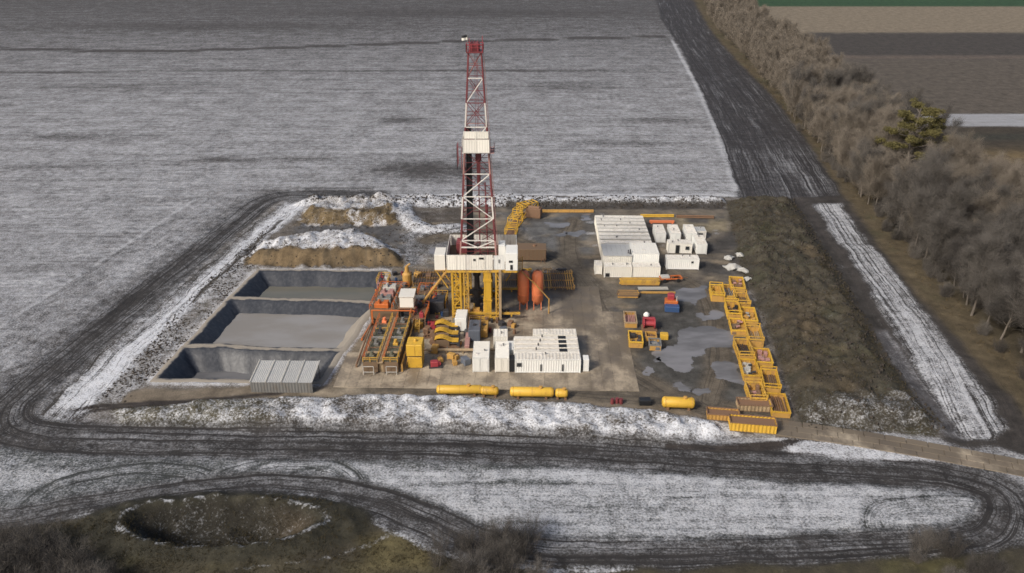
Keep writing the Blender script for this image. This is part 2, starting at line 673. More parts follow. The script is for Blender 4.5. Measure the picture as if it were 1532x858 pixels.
# front snow field
front = area([(-500, 640), (0, 648), (80, 655), (600, 662), (1200, 690), (1480, 705), (1530, 745), (1500, 800), (1000, 840), (700, 815), (520, 742), (330, 725), (0, 775), (-600, 900)], 1.0)
put(front, sn=0.58, ro=0.45, cl=0.62, sb=0.50, so=(0.05, 0.055, 0.055), uv=(Y + 0.02 * X, X))
put(area([(0, 665), (550, 668), (540, 715), (0, 740)], 4), sn=0.56, ro=0.2, cl=0.7)
for (cx, cy, rx, ry, a) in ((800, 698, 110, 4, .34), (740, 722, 80, 3, .3), (830, 726, 60, 3, .22), (900, 760, 120, 3, .18), (620, 695, 60, 3, .12), (1080, 745, 100, 3, .16),
                            (700, 782, 130, 3, .15), (1200, 775, 90, 3, .12), (1150, 720, 60, 3, .14), (950, 800, 140, 3, .12)):
    p0 = G(cx, cy)
    ax = abs(G(cx + rx, cy)[0] - p0[0])
    ay = abs(G(cx, cy - ry)[1] - p0[1])
    e = ((WX - p0[0]) / ax) ** 2 + ((WY - p0[1]) / ay) ** 2
    put(np.exp(-e), sn=snow - a)
# turning loops ridden into the front field
for px_, hw_ in (([(40, 760), (75, 732), (130, 712), (215, 700), (290, 706), (325, 722), (335, 745)], 2.0), ([(110, 757), (160, 735), (230, 722), (285, 728), (300, 742)], 1.0),
                 ([(300, 735), (345, 708), (405, 694), (465, 692), (510, 703), (530, 725), (535, 750)], 2.2), ([(370, 725), (420, 708), (460, 710), (490, 728), (500, 745)], 1.1),
                 ([(1365, 838), (1318, 800), (1306, 775), (1330, 757), (1400, 750), (1480, 752)], 1.5), ([(1385, 815), (1335, 792), (1335, 772), (1380, 762), (1460, 770)], 0.9)):
    m, u, v, d = band(px_, hw_, 0.4, 6, 0.25)
    put(m, sn=0.55, ru=0.6, ro=0.35, cl=0.6, uv=(u * 1.3 + 40, v))

for px_ in ([(20, 748), (90, 718), (180, 694), (280, 690), (350, 705)], [(150, 745), (210, 712), (290, 700), (370, 712), (420, 735)], [(330, 735), (380, 700), (440, 684), (500, 690), (545, 715), (570, 755)],
            [(400, 738), (440, 706), (490, 700), (520, 720), (515, 748)], [(60, 760), (140, 742), (260, 730), (330, 712)]):
    m, u, v, d = band(px_, 0.42, 0.3, 8, 0.2)
    put(m, sn=0.30, cl=0.5)
# the yard and its surroundings
yard = [(395, 300), (480, 294), (760, 293), (1090, 294), (1195, 297), (1450, 655), (1190, 640), (1100, 655), (900, 655), (500, 645), (170, 645), (70, 640)]
put(area(yard, 1.0), sn=0.24, so=(0.10, 0.088, 0.075), ro=0.15, cl=0.42, sb=0.62, uv=(Y, X))
# rough ground between the snow track and the pits
put(area([(405, 330), (385, 400), (235, 560), (190, 600), (90, 640), (110, 600), (330, 390), (400, 320)], 1.2), sn=0.40, so=(0.085, 0.075, 0.062), cl=0.55, sb=0.62)
# yard mud
put(area([(600, 345), (690, 312), (1085, 315), (1100, 400), (1160, 600), (1180, 640), (960, 605), (500, 590), (590, 440)], 1.5), sn=0.10, so=(0.13, 0.112, 0.09), cl=0.40, ro=0.1, sb=0.42)
put(area([(930, 430), (1075, 425), (1165, 620), (960, 602)], 1.2), sn=0.06, so=(0.066, 0.064, 0.058), cl=0.42, sb=0.34)
put(area([(1030, 385), (1100, 340), (1110, 410), (1060, 425)], 1.5), sn=0.02, so=(0.05, 0.046, 0.042))
put(area([(1010, 325), (1085, 322), (1090, 345), (1020, 352)], 1.5), sn=0.05, so=(0.20, 0.17, 0.115))
put(area([(755, 383), (905, 383), (880, 398), (760, 400)], 1.5), sn=0.05, so=(0.22, 0.18, 0.13))
put(area([(745, 318), (890, 318), (890, 380), (820, 380)], 2), sn=0.07, so=(0.10, 0.10, 0.10), sb=0.36)
put(area([(440, 335), (600, 335), (690, 345), (650, 400), (600, 400), (540, 352), (440, 350)], 1.5), sn=0.12, so=(0.075, 0.074, 0.076), cl=0.5, sb=0.6)
# muddy working strip between the pits and the pad, and along the south edge
put(area([(575, 405), (600, 408), (545, 560), (480, 590), (500, 520), (530, 470)], 1.0), sn=0.10, so=(0.14, 0.115, 0.085), cl=0.5, sb=0.5)
put(area([(200, 585), (480, 572), (960, 600), (1100, 630), (940, 612), (640, 592), (400, 593), (180, 607)], 0.7), sn=0.10, so=(0.15, 0.125, 0.095), ro=0.3, cl=0.35, sb=0.5)
put(area([(440, 590), (560, 570), (640, 578), (640, 590)], 1.0), sn=0.05, so=(0.24, 0.205, 0.155))
# tyre-churned mottling of the yard
yd = sstep(-1, 1, sd_poly(X, Y, GP([(600, 318), (1085, 318), (1110, 420), (1175, 620), (960, 606), (480, 592), (520, 500), (590, 410)])))
put(yd * np.clip(fbm(X / 9, Y / 5, 131, 5) * 2.4, 0, 1), so=(0.20, 0.165, 0.12))
put(yd * np.clip(fbm(X / 7, Y / 7, 151, 5) * 2.4 - .1, 0, 1), so=(0.07, 0.066, 0.062))
put(yd * np.clip(fbm(X / 4, Y / 4, 171, 5) * 3 - .6, 0, 1) * (Y > 160), sn=0.42, sb=0.5)
put(area([(600, 345), (690, 335), (690, 372), (640, 402), (600, 402)], 2), sn=0.33, sb=0.6, cl=0.7)
put(area([(950, 430), (1075, 425), (1165, 620), (962, 602)], 1.2), so=(0.052, 0.050, 0.046))
put(area([(950, 430), (1075, 425), (1165, 620), (962, 602)], 1.2) * np.clip(fbm(X / 3, Y / 3, 181, 5) * 2.6, 0, 1), so=(0.085, 0.083, 0.078))
for px_, hw_ in (([(1180, 640), (1080, 612), (1000, 590), (930, 540), (900, 470), (870, 420), (850, 370), (860, 330)], 2.6), ([(1150, 630), (1010, 600), (760, 578), (560, 578)], 2.2),
                 ([(900, 440), (840, 392), (740, 350), (640, 360)], 2.4), ([(1060, 600), (1075, 520), (1050, 440), (1000, 405)], 2.2)):
    m, u, v, d = band(px_, hw_, 1.2)
    put(m, ru=0.8, so=(0.10, 0.085, 0.066), ro=0.4, sn=0.14, uv=(u * 1.1 + 5, v))
# banks
t, d = lift([(170, 612), (400, 594), (640, 591), (860, 602), (1000, 617), (1095, 634), (1112, 652), (1000, 668), (600, 652), (400, 646), (185, 641)], 1.4, 2.8, 0.42, scale=1.7)
fb = sstep(-0.3, 0.5, d)
put(fb, sn=0.61, so=(0.07, 0.06, 0.048), ro=0.1, cl=0.85, sb=0.64)
put(fb * sstep(-30, -46, X), sn=0.36, so=(0.075, 0.068, 0.045))
put(fb * np.clip(fbm(X / 4, Y / 4, 77, 3) * 2.2 - 0.1, 0, 1), sn=0.34)
t, d = lift([(430, 309), (470, 296), (700, 296), (1085, 297), (1090, 306), (760, 309), (600, 312)], 1.3, 2.5, 0.4, scale=2.6)
put(sstep(-0.5, 1.0, d), sn=0.55, so=(0.05, 0.047, 0.045), cl=0.75, ro=0.0, sb=0.66)
put(area([(760, 306), (1085, 304), (1085, 314), (760, 314)], 0.8), sn=0.16, so=(0.05, 0.045, 0.04))
t, d = lift([(440, 336), (448, 318), (475, 303), (590, 300), (606, 318), (596, 338)], 2.2, 4.5, 0.45)
put(sstep(-0.6, 1.0, d), sn=0.52, so=(0.10, 0.08, 0.055), cl=0.8, ro=0, sb=0.64)
put(sstep(-0.6, 1.0, d) * area([(440, 336), (450, 318), (520, 326), (606, 318), (596, 338)], 1.0), sn=0.12, so=(0.13, 0.095, 0.05))
t, d = lift([(364, 397), (374, 374), (445, 356), (550, 352), (600, 376), (604, 400)], 2.9, 4.2, 0.35)
put(sstep(-0.6, 0.8, d), sn=0.60, so=(0.11, 0.085, 0.055), cl=0.9, ro=0, sb=0.60)
cut = sstep(-0.2, 0.4, d) * sstep(177.3, 175.2, WY + 1.4 * fbm(X / 4, Y / 9, 12, 3))
put(cut, sn=0.05, so=(0.135, 0.098, 0.056), cl=0.55)
for px_ in ([(605, 312), (603, 322), (618, 338), (645, 348), (690, 345)],):
    pts = smooth_line(GP(px_), 6)
    u, v, d = line_uv(WX, WY, pts, 12)
    hgt = np.exp(-(d / 3.0) ** 2)
    Z = Z + hgt * (1.5 + fbm(X / 2, Y / 2, 5, 3) * 0.5)
    put(sstep(0.25, 0.6, hgt), sn=0.56, so=(0.06, 0.055, 0.05), cl=0.85, ro=0, sb=0.64)
put(area([(625, 320), (690, 310), (690, 332), (640, 335)], 1.0), sn=0.20, so=(0.07, 0.06, 0.05))
# spoil heap on the right, weed-grown
heap = [(1086, 300), (1188, 297), (1225, 355), (1278, 440), (1335, 545), (1418, 640), (1400, 652), (1195, 640), (1182, 590), (1150, 500), (1108, 402)]
t, d = lift(heap, 2.1, 5.0, 0.75, scale=2.4)
hm = sstep(-0.6, 1.0, d)
put(hm, sn=0.06, so=(0.048, 0.043, 0.032), ro=0.0, cl=0.7, sb=0.5)
put(hm * np.clip(fbm(X / 7, Y / 7, 41, 4) * 1.6, 0, 1), so=(0.066, 0.052, 0.034))
put(hm * np.clip(fbm(X / 9, Y / 9, 59, 3) * 1.6 - .1, 0, 1), so=(0.045, 0.046, 0.026))
put(hm * area([(1195, 612), (1380, 595), (1440, 650), (1195, 645)], 2.0), sn=0.27, cl=0.75, so=(0.05, 0.045, 0.035))
m, u, v, d = band([(1196, 300), (1232, 350), (1300, 455), (1365, 555), (1440, 652)], 3.2, 0.8)
put(m, sn=0.16, so=(0.042, 0.038, 0.035), ro=0.3, cl=0.4, sb=0.5, uv=(u, v))
Z = Z - np.exp(-(d / 1.8) ** 2) * 0.5
m, u, v, d = band([(1330, 500), (1360, 545), (1425, 640)], 2.4, 1.0)
put(m, sn=0.30, so=(0.075, 0.072, 0.075), sb=0.45)

# snowy strip on the left inside the perimeter track
m, u, v, d = band([(445, 303), (390, 345), (320, 405), (240, 475), (165, 545), (95, 615), (80, 632)], 3.9, 1.2, 5, 1.2)
put(m, sn=0.70, so=(0.06, 0.055, 0.05), ru=0.7, ro=0.35, cl=0.75, sb=0.62, uv=(u * 0.9 + 13, v))
m, u, v, d = band([(420, 330), (370, 375), (290, 450)], 0.6, 0.4)
put(m, sn=0.3, cl=0.5)
# hairpin ruts
for hw_, px_ in ((0.55, [(420, 588), (300, 599), (200, 604), (125, 611), (102, 624), (130, 637), (190, 644), (420, 650)]), (0.45, [(330, 600), (210, 608), (140, 615), (122, 625), (150, 636), (200, 641)])):
    m, u, v, d = band(px_, hw_, 0.3, 6, 0.15)
    put(m, sn=0.10, so=(0.035, 0.03, 0.028))

# perimeter track, churned black by wheels
per = [(560, 292), (470, 292), (405, 297), (350, 336), (240, 424), (130, 512), (45, 582), (14, 612), (12, 634), (40, 648), (110, 656), (250, 660), (450, 663), (700, 668), (950, 680), (1150, 693), (1300, 699),
       (1400, 708), (1480, 728), (1508, 758), (1498, 796), (1440, 818), (1300, 828), (1000, 836), (820, 834), (720, 815), (640, 780), (560, 750), (480, 735), (380, 730), (260, 742), (130, 762), (0, 785), (-200, 815), (-500, 870)]
pts = smooth_line(GP(per), 6)
pu, pv, pd = line_uv(WX * .35 + X * .65, WY * .35 + Y * .65, pts, 14)
hw = 3.9 + 0.5 * vnoise(pv / 17, pv * 0 + 3, 8)
hw = np.where(pv > 330, hw - 0.4, hw)
m = 1 - sstep(hw - 1.0, hw + 1.0, pd)
put(m, sn=0.335, so=(0.036, 0.034, 0.034), ru=1.0, ro=0.40, cl=0.42, sb=0.40, uv=(pu, pv))
put(1 - sstep(0, 1, pd / 1.2), sn=0.25)
Z = Z - m * 0.10
left = 1 - sstep(5.5, 9.5, pd)
put(left * (1 - m) * (X < -40), sn=0.36)

# dark ploughed track running away beside the trees
trk = [(978, -12), (1030, -12), (1062, 45), (1105, 92), (1160, 145), (1216, 215), (1268, 298), (1195, 300), (1105, 297), (1082, 220), (1060, 160), (1020, 75), (990, 30)]
m, u, v, d = band([(1000, -10), (1030, 55), (1085, 130), (1130, 200), (1180, 298)], 40, 0.8)
put(area(trk, 0.8), sn=0.24, so=(0.036, 0.034, 0.036), ru=1.0, ro=0.75, cl=0.4, sb=0.34, uv=(u * 1.3, v))
put(area([(1090, 225), (1215, 222), (1268, 298), (1105, 297)], 3), sn=0.34)
m, u, v, d = band([(1005, 60), (1045, 135), (1075, 205), (1100, 285)], 0.9, 0.6)
put(m, sn=0.60, sb=0.44)
# strip beside the heap: snow between two bare dark borders
m, u, v, d = band([(1238, 300), (1300, 385), (1390, 500), (1475, 652)], 13, 0.8)
m2 = area([(1190, 296), (1262, 292), (1330, 378), (1400, 462), (1560, 640), (1580, 690), (1450, 660), (1300, 450)], 0.6)
put(m2, sn=0.10, so=(0.040, 0.036, 0.034), ro=0.4, cl=0.35, sb=0.4, uv=(u, v), ru=0.4)
m3 = area([(1216, 306), (1258, 303), (1284, 345), (1358, 428), (1400, 490), (1452, 558), (1510, 640), (1490, 662), (1445, 655), (1370, 545), (1290, 415)], 1.0, 1.1)
put(m3, sn=0.57, sb=0.50, ru=0.75, ro=0.6, cl=0.75, so=(0.05, 0.047, 0.046), uv=(u * 1.2 + 7, v))
# entrance: churned ground at the end of the strip and the snow beside the slab road
put(area([(1155, 655), (1220, 645), (1330, 668), (1420, 690), (1320, 690), (1180, 676)], 0.6), sn=0.64, sb=0.56, ru=0, ro=0.4, cl=0.8, so=(0.06, 0.05, 0.045))
for px_ in ([(1000, 668), (1100, 668), (1180, 660), (1215, 648)], [(1050, 672), (1150, 670), (1205, 655)]):
    m, u, v, d = band(px_, 0.5, 0.3, 6, 0.15)
    put(m, sn=0.12, so=(0.035, 0.03, 0.028))
put(area([(1150, 628), (1250, 640), (1532, 690), (1640, 720), (1640, 745), (1532, 712), (1350, 672), (1160, 652)], 0.4), sn=0.08, so=(0.14, 0.115, 0.085), sb=0.5, ro=0.1)

# grassy verge and the belt under the trees
verge = [(1030, -12), (1062, 40), (1105, 90), (1160, 142), (1216, 210), (1268, 285), (1330, 368), (1400, 452), (1532, 596), (1700, 800), (2200, 700), (1560, 330), (1440, 270), (1330, 170), (1200, 70), (1140, -12)]
put(area(verge, 0.8), sn=0.0, so=(0.060, 0.050, 0.034), ro=0.0, cl=0.5, ru=0, uv=(Y, X))
m, u, v, d = band([(1038, -12), (1068, 40), (1110, 88), (1166, 142), (1222, 210), (1276, 285), (1338, 368), (1410, 452), (1545, 596), (1700, 760)], 3.6, 1.2, 4, 1.0)
put(m, sn=0.0, so=(0.082, 0.066, 0.042), cl=0.5)
put(m * np.clip(fbm(X / 6, Y / 6, 88, 3) * 2 - .1, 0, 1), so=(0.064, 0.058, 0.034))
# fields beyond the trees
wx = sd_poly(X, Y, GP([(1080, -40), (1160, 60), (1290, 150), (1400, 235), (1500, 330), (2300, 300), (6000, 200), (6000, -60), (1150, -60)]))
be = sstep(-0.5, 0.5, wx)
yy = Y + (WY - Y) * 0.4


def strip(y0, y1, **kw):
    a = G(1400, y0)[1]
    b = G(1400, y1)[1]
    m = be * sstep(b - 0.7, b + 0.7, yy) * (1 - sstep(a - 0.7, a + 0.7, yy))
    put(m, uv=(Y, X), ru=0.0, **kw)


strip(-60, 10, sn=0.0, so=(0.026, 0.058, 0.026), ro=0.3, cl=0.2)
strip(10, 50, sn=0.0, so=(0.17, 0.142, 0.104), ro=0.4, cl=0.2)
strip(50, 84, sn=0.0, so=(0.050, 0.044, 0.039), ro=0.4, cl=0.2)
strip(84, 89, sn=0.0, so=(0.10, 0.08, 0.066), ro=0.4, cl=0.2)
strip(89, 171, sn=0.02, so=(0.082, 0.070, 0.057), ro=0.4, cl=0.2)
strip(171, 190, sn=0.66, so=(0.10, 0.09, 0.085), ro=0.4, cl=0.3, sb=0.30)
strip(190, 420, sn=0.0, so=(0.044, 0.036, 0.026), ro=0.4, cl=0.4)
put(be * np.exp(-((X - G(1520, 235)[0]) / 18) ** 2 - ((WY - G(1520, 235)[1]) / 9) ** 2), so=(0.12, 0.088, 0.045))
put(be * np.exp(-((WY - G(1400, 205)[1]) / 5) ** 2), so=(0.035, 0.034, 0.026))

# foreground rough grass with an old pit
fg = area([(-500, 880), (0, 790), (150, 772), (380, 748), (490, 748), (560, 782), (660, 823), (760, 848), (1000, 850), (1250, 842), (1400, 835), (1700, 800), (2400, 1600), (-1400, 1600)], 0.8)
put(fg, sn=0.03, so=(0.050, 0.044, 0.029), ro=0.0, cl=0.55, ru=0, sb=0.5, uv=(Y, X))
put(fg * np.clip(fbm(X / 6, Y / 6, 21, 4) * 1.7, 0, 1), so=(0.066, 0.06, 0.028))
put(fg * np.clip(fbm(X / 5, Y / 5, 23, 4) * 1.7 - .1, 0, 1), so=(0.045, 0.040, 0.03))
put(fg * area([(540, 805), (600, 800), (660, 830), (640, 858), (540, 858)], 2), so=(0.10, 0.085, 0.042))
m, u, v, d = band([(110, 772), (160, 768), (300, 752), (380, 746), (470, 744), (540, 770), (600, 800), (680, 832), (800, 850), (950, 852)], 0.45, 0.4, 6, 0.9)
put(m, sn=0.6, sb=0.52, cl=0.8)
# the old pit: an earth ring with a hollow
c0 = G(334, 788)
rx, ry = 13.2, 4.7
wv = fbm(X / 4, Y / 4, 66, 3)
e = np.sqrt(((X - c0[0]) / rx) ** 2 + ((Y - c0[1]) / ry) ** 2) + wv * 0.10
prof = np.interp(e, [0, 0.55, 0.8, 1.0, 1.12, 1.5, 1.9], [-3.2, -2.7, -0.9, 1.25, 1.15, 0.2, 0])
Z = Z + prof * (1 + 0.25 * wv) + sstep(1.7, 1.2, e) * fbm(X / 1.6, Y / 1.6, 67, 4) * 0.7
put(sstep(1.6, 1.35, e) * sstep(-3, 1, c0[1] + ry * 1.15 - Y), sn=0.03, so=(0.032, 0.030, 0.021), ru=0, ro=0, cl=0.6, sb=0.6)
put(sstep(0.98, 0.9, e), sn=0.17, so=(0.024, 0.022, 0.017))
put(sstep(0.98, 0.8, e) * sstep(c0[0] + 4, c0[0] + 10, X), so=(0.05, 0.040, 0.027))
put(sstep(0.055, 0.015, np.abs(e - 1.04)), sn=0.42 + 0.5 * fbm(X / 1.8, Y / 1.8, 71, 3), sb=0.46, cl=0.7)
put(sstep(0.06, 0.03, np.abs(e - 1.66)) * (X > c0[0] + 4), sn=0.3, sb=0.5)

# rain gullies in the cut faces of the mounds
gl = sstep(-0.5, 1.0, sd_poly(X, Y, GP([(360, 400), (370, 368), (450, 350), (560, 348), (606, 376), (608, 402)]))) + sstep(-0.5, 1.0, sd_poly(X, Y, GP([(436, 340), (446, 316), (475, 300), (595, 298), (610, 318), (600, 341)])))
Z = Z + gl * (fbm(X / 1.1, Y / 4.5, 201, 4) * 0.75 + fbm(X / 2.5, Y / 2.5, 211, 4) * 0.5)
put(gl * np.clip(fbm(X / 1.3, Y / 5, 221, 4) * 2.2, 0, 1) * (1 - sstep(0.3, .6, snow)), so=(0.085, 0.066, 0.042))
put(gl * np.clip(fbm(X / 2.2, Y / 2.2, 231, 4) * 2.6 - .2, 0, 1) * (Y > 182), sn=0.5, sb=0.6)
# fine relief
yardflat = sd_poly(X, Y, GP([(600, 318), (1085, 318), (1110, 420), (1175, 620), (960, 606), (480, 592), (520, 500), (590, 410)]))
amp = 0.16 * (1 - sstep(-1, 1.0, yardflat))
Z = Z + fbm(X / 2.2, Y / 2.2, 90, 3) * amp * (Y < 300)
# gentle rise of the far country
Z = Z + sstep(900, 3000, Y) * 6
# hollows for the three lined pits (each gets its own liner sheet)
PITS = [
    [(-61.2, 122.0), (-33.2, 121.2), (-31.6, 131.0), (-60.3, 132.9)],
    [(-60.1, 134.3), (-31.4, 132.4), (-28.2, 151.4), (-58.6, 153.6)],
    [(-58.4, 155.0), (-28.0, 152.9), (-26.6, 162.5), (-28.8, 167.9), (-56.6, 168.6)],
]
allpit = [(-61.2, 122.0), (-33.2, 121.2), (-31.5, 132), (-28.1, 152), (-26.6, 162.5), (-28.8, 167.9), (-56.6, 168.6), (-58.5, 154), (-60.2, 134)]
dp = sd_poly(X, Y, allpit)
near = sstep(-2.0, -0.8, dp)
Z = Z * (1 - near)
put(sstep(-2.6, -1.2, dp), sn=0.50, so=(0.16, 0.135, 0.105), cl=0.5, sb=0.62)
Z = np.where(dp > -0.3, -5.0, Z)
# the pad and slab road lie on level ground
ROAD = smooth_line(GP([(1100, 634), (1165, 640), (1240, 650), (1330, 664), (1420, 680), (1532, 701), (1640, 722), (1760, 745)]), 6)
ru_, rv_, rd_ = line_uv(X, Y, ROAD, 12)
lv = 1 - sstep(3.0, 4.4, rd_)
Z = Z * (1 - lv) - 0.04 * lv
PADC = (-2.5, 137.0)


def pad_local(x, y):
    c, s = math.cos(-YR), math.sin(-YR)
    dx, dy = x - PADC[0], y - PADC[1]
    return dx * c - dy * s, dx * s + dy * c


pxl, pyl = pad_local(X, Y)
inpad = (pxl > -28) & (pxl < 24) & (pyl > -22) & (pyl < 22)
Z = np.where(inpad & (Z > -1) & (dp < -3) & (Z < 0.3), np.minimum(Z, 0.0) - 0.02, Z)

nx, ny = len(xs), len(ys)
idx = np.arange(N).reshape(ny, nx)
Q = np.stack([idx[:-1, :-1].ravel(), idx[:-1, 1:].ravel(), idx[1:, 1:].ravel(), idx[1:, :-1].ravel()], 1)
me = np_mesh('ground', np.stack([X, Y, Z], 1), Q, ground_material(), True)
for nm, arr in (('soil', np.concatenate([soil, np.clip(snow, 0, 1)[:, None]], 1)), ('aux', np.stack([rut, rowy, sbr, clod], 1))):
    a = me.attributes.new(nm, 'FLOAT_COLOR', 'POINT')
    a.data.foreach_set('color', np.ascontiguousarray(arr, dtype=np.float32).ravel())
a = me.attributes.new('tuv', 'FLOAT_VECTOR', 'POINT')
a.data.foreach_set('vector', np.stack([U, V, np.zeros(N)], 1).astype(np.float32).ravel())
ground = bpy.data.objects.new('ground', me)
link(ground)
tag(ground, kind='structure')
ZG = Z.reshape(ny, nx)


def gz(x, y):
    """ground height"""
    i = min(max(int(np.searchsorted(xs, x)) - 1, 0), nx - 2)
    j = min(max(int(np.searchsorted(ys, y)) - 1, 0), ny - 2)
    fx = (x - xs[i]) / (xs[i + 1] - xs[i])
    fy = (y - ys[j]) / (ys[j + 1] - ys[j])
    return float((ZG[j, i] * (1 - fx) + ZG[j, i + 1] * fx) * (1 - fy) + (ZG[j + 1, i] * (1 - fx) + ZG[j + 1, i + 1] * fx) * fy)



# ------------------------------------------------------------------ lined pits
def liner_material():
    k = NT('geomembrane')
    p = k.worldpos()
    a = k.noise(p, 0.5, 5, 0.6)
    streak = k.noise(k.scale(p, (1.6, 1.6, 0.15)), 1.0, 4, 0.6)
    c = k.mix(k.mapr(streak, 0.42, 0.68, 0, 0.7, True), (0.027, 0.031, 0.040), (0.056, 0.061, 0.072))
    at = k.n('ShaderNodeAttribute', attribute_name='mud').outputs['Fac']
    mm = k.mapr(k.math('ADD', at, k.math('MULTIPLY', k.math('SUBTRACT', a, 0.5), 0.9)), 0.35, 0.65, 0, 1, True)
    c = k.mix(mm, c, (0.25, 0.225, 0.19))
    k.l(c, k.b.inputs['Base Color'])
    k.l(k.mapr(mm, 0, 1, 0.42, 0.85), k.b.inputs['Roughness'])
    k.b.inputs['Specular IOR Level'].default_value = 0.3
    k.bump(streak, 0.4, 0.12)
    return k.m


def fluid_material(name, a, b, rough):
    k = NT(name)
    p = k.worldpos()
    n = k.noise(k.scale(p, (0.6, 1.4, 1)), 0.14, 4, 0.55)
    k.l(k.mix(k.mapr(n, 0.35, 0.65, 0, 1, True), a, b), k.b.inputs['Base Color'])
    k.b.inputs['Roughness'].default_value = rough
    k.b.inputs['IOR'].default_value = 1.33
    k.bump(k.noise(p, 2.0, 3), 0.06, 0.03)
    return k.m


M['liner'] = liner_material()


def pit(poly, depth, level, ins, label, mud_side, fmat):
    root = thing('mud_pit', label, 'pit', (sum(p[0] for p in poly) / len(poly), sum(p[1] for p in poly) / len(poly), 0), 0, 'lined pits beside the drilling rig')
    ox, oy = root.location[0], root.location[1]
    n = len(poly)

    def inset(d):
        L_ = []
        for i in range(n):
            a, b = poly[i], poly[(i + 1) % n]
            l = math.hypot(b[0] - a[0], b[1] - a[1])
            nx_, ny_ = -(b[1] - a[1]) / l, (b[0] - a[0]) / l
            L_.append(((a[0] + nx_ * d, a[1] + ny_ * d), (b[0] - a[0], b[1] - a[1])))
        out = []
        for i in range(n):
            (p, u), (q, v) = L_[i - 1], L_[i]
            det = u[0] * v[1] - u[1] * v[0]
            t = ((q[0] - p[0]) * v[1] - (q[1] - p[1]) * v[0]) / det
            out.append((p[0] + u[0] * t, p[1] + u[1] * t))
        return out

    cnt_ = [max(2, int(math.hypot(poly[(i + 1) % n][0] - poly[i][0], poly[(i + 1) % n][1] - poly[i][1]) / 0.7)) for i in range(n)]

    disp = 0.0

    def sample(pl):
        r_ = []
        for i in range(n):
            a, b = pl[i], pl[(i + 1) % n]
            r_ += [(a[0] + (b[0] - a[0]) * t / cnt_[i], a[1] + (b[1] - a[1]) * t / cnt_[i]) for t in range(cnt_[i])]
        return np.array(r_) + disp

    ring = sample(poly)
    disp = np.stack([fbm(ring[:, 0] / 9, ring[:, 1] / 9, 301, 2), fbm(ring[:, 0] / 9, ring[:, 1] / 9, 311, 2)], 1) * 0.8
    ring = ring + disp
    m = len(ring)
    inn = []
    for i in range(n):
        a, b = poly[i], poly[(i + 1) % n]
        l = math.hypot(b[0] - a[0], b[1] - a[1])
        inn += [(-(b[1] - a[1]) / l, (b[0] - a[0]) / l)] * cnt_[i]
    inn = np.array(inn)
    arc = np.cumsum(np.linalg.norm(ring - np.roll(ring, 1, 0), axis=1))
    fold = np.sin(arc * 1.7 + 9 * vnoise(arc / 5, arc * 0, 5)) * 0.05 + (vnoise(arc / 2.6, arc * 0 + 2, 6) - .5) * 0.26
    steps = [(-1.15, -0.04), (-0.75, 0.10), (0.0, 0.14), (0.25, -0.02)] + [(0.25 + t * ins, -t * depth) for t in (0.2, 0.4, 0.6, 0.8, 1.0)]
    V_, mud = [], []
    for si, (o, z) in enumerate(steps):
        w = fold * (0.9 if si < 3 else 1.0 if si < 8 else 0.3)
        p = sample(inset(o)) + inn * w[:, None]
        zz = np.full(m, z) + (0.05 * (vnoise(arc / 2, arc * 0, 9 + si) - .5) if si > 2 else 0)
        V_.append(np.column_stack([p[:, 0] - ox, p[:, 1] - oy, zz]))
        east = sstep(0.25, 0.8, inn[:, 0] * -1) * mud_side
        mud.append(east * (1.0 if si > 2 else 0.7) + (0.8 if si < 2 else 0.45 if si == 2 else 0.0))
    V_ = np.concatenate(V_)
    mud = np.concatenate(mud)
    Q_ = []
    for s in range(len(steps) - 1):
        for i in range(m):
            j = (i + 1) % m
            Q_.append((s * m + i, s * m + j, (s + 1) * m + j, (s + 1) * m + i))
    me = np_mesh('liner', V_, np.array(Q_), M['liner'], True)
    a = me.attributes.new('mud', 'FLOAT', 'POINT')
    a.data.foreach_set('value', mud.astype(np.float32))
    link(bpy.data.objects.new('liner', me), root)
    f = min(1.0, -level / depth)
    p = sample(inset(0.25 + f * ins - 0.35))
    mb = MB()
    mb.add([(q[0] - ox, q[1] - oy, level) for q in p] + [(0, 0, level)], [(i, (i + 1) % m, m) for i in range(m)])
    mb.build('drilling_mud', fmat, root)
    return root


pit(PITS[0], 3.6, -3.1, 3.4, 'dark lined pit at the south end behind the grey sheet roof', 0.3, fluid_material('dark_pit_water', (0.15, 0.15, 0.155), (0.10, 0.10, 0.105), 0.12))
pit(PITS[1], 2.6, -1.75, 3.4, 'large middle pit full of pale grey drilling mud', 1.0, fluid_material('pale_pit_mud', (0.235, 0.23, 0.225), (0.20, 0.188, 0.172), 0.15))
pit(PITS[2], 3.0, -2.4, 3.4, 'northern lined pit of greenish water below the brown bank', 0.35, fluid_material('green_pit_water', (0.115, 0.115, 0.098), (0.14, 0.132, 0.11), 0.1))

# ------------------------------------------------------------------ paving
pad = bpy.data.objects.new('concrete_pavement', None)
link(pad)
pad.location = (PADC[0], PADC[1], 0)
pad.rotation_euler = (0, 0, YR)
tag(pad, kind='structure')
slab_me = MB().bbox(-0.993, 0.993, -2.993, 2.993, -0.14, 0.02, 0.02).mesh('slab', M['slab'])
for iy in range(7):
    for ix in range(26):
        x = -27.5 + ix * 2.0 + 1
        y = -18.4 + iy * 6.0 + 3 + (ix % 2) * 0.0
        # the pad narrows towards the pits
        if x < -27 + max(0, (y + 14) * 0.10) - 0.5 and y > -6:
            continue
        if y > 14 and x > 21:
            continue
        o = bpy.data.objects.new('slab', slab_me)
        link(o, pad)
        o.location = (x, y, 0.02 + random.uniform(-0.006, 0.01))
        o.rotation_euler = (random.uniform(-.002, .002), random.uniform(-.002, .002), random.uniform(-.004, .004))
road = bpy.data.objects.new('slab_road', None)
link(road)
tag(road, kind='structure')
rs_me = MB().bbox(-1.455, 1.455, -0.72, 0.72, -0.12, 0.04, 0.025).mesh('slab', M['road_slab'])
acc = 0.0
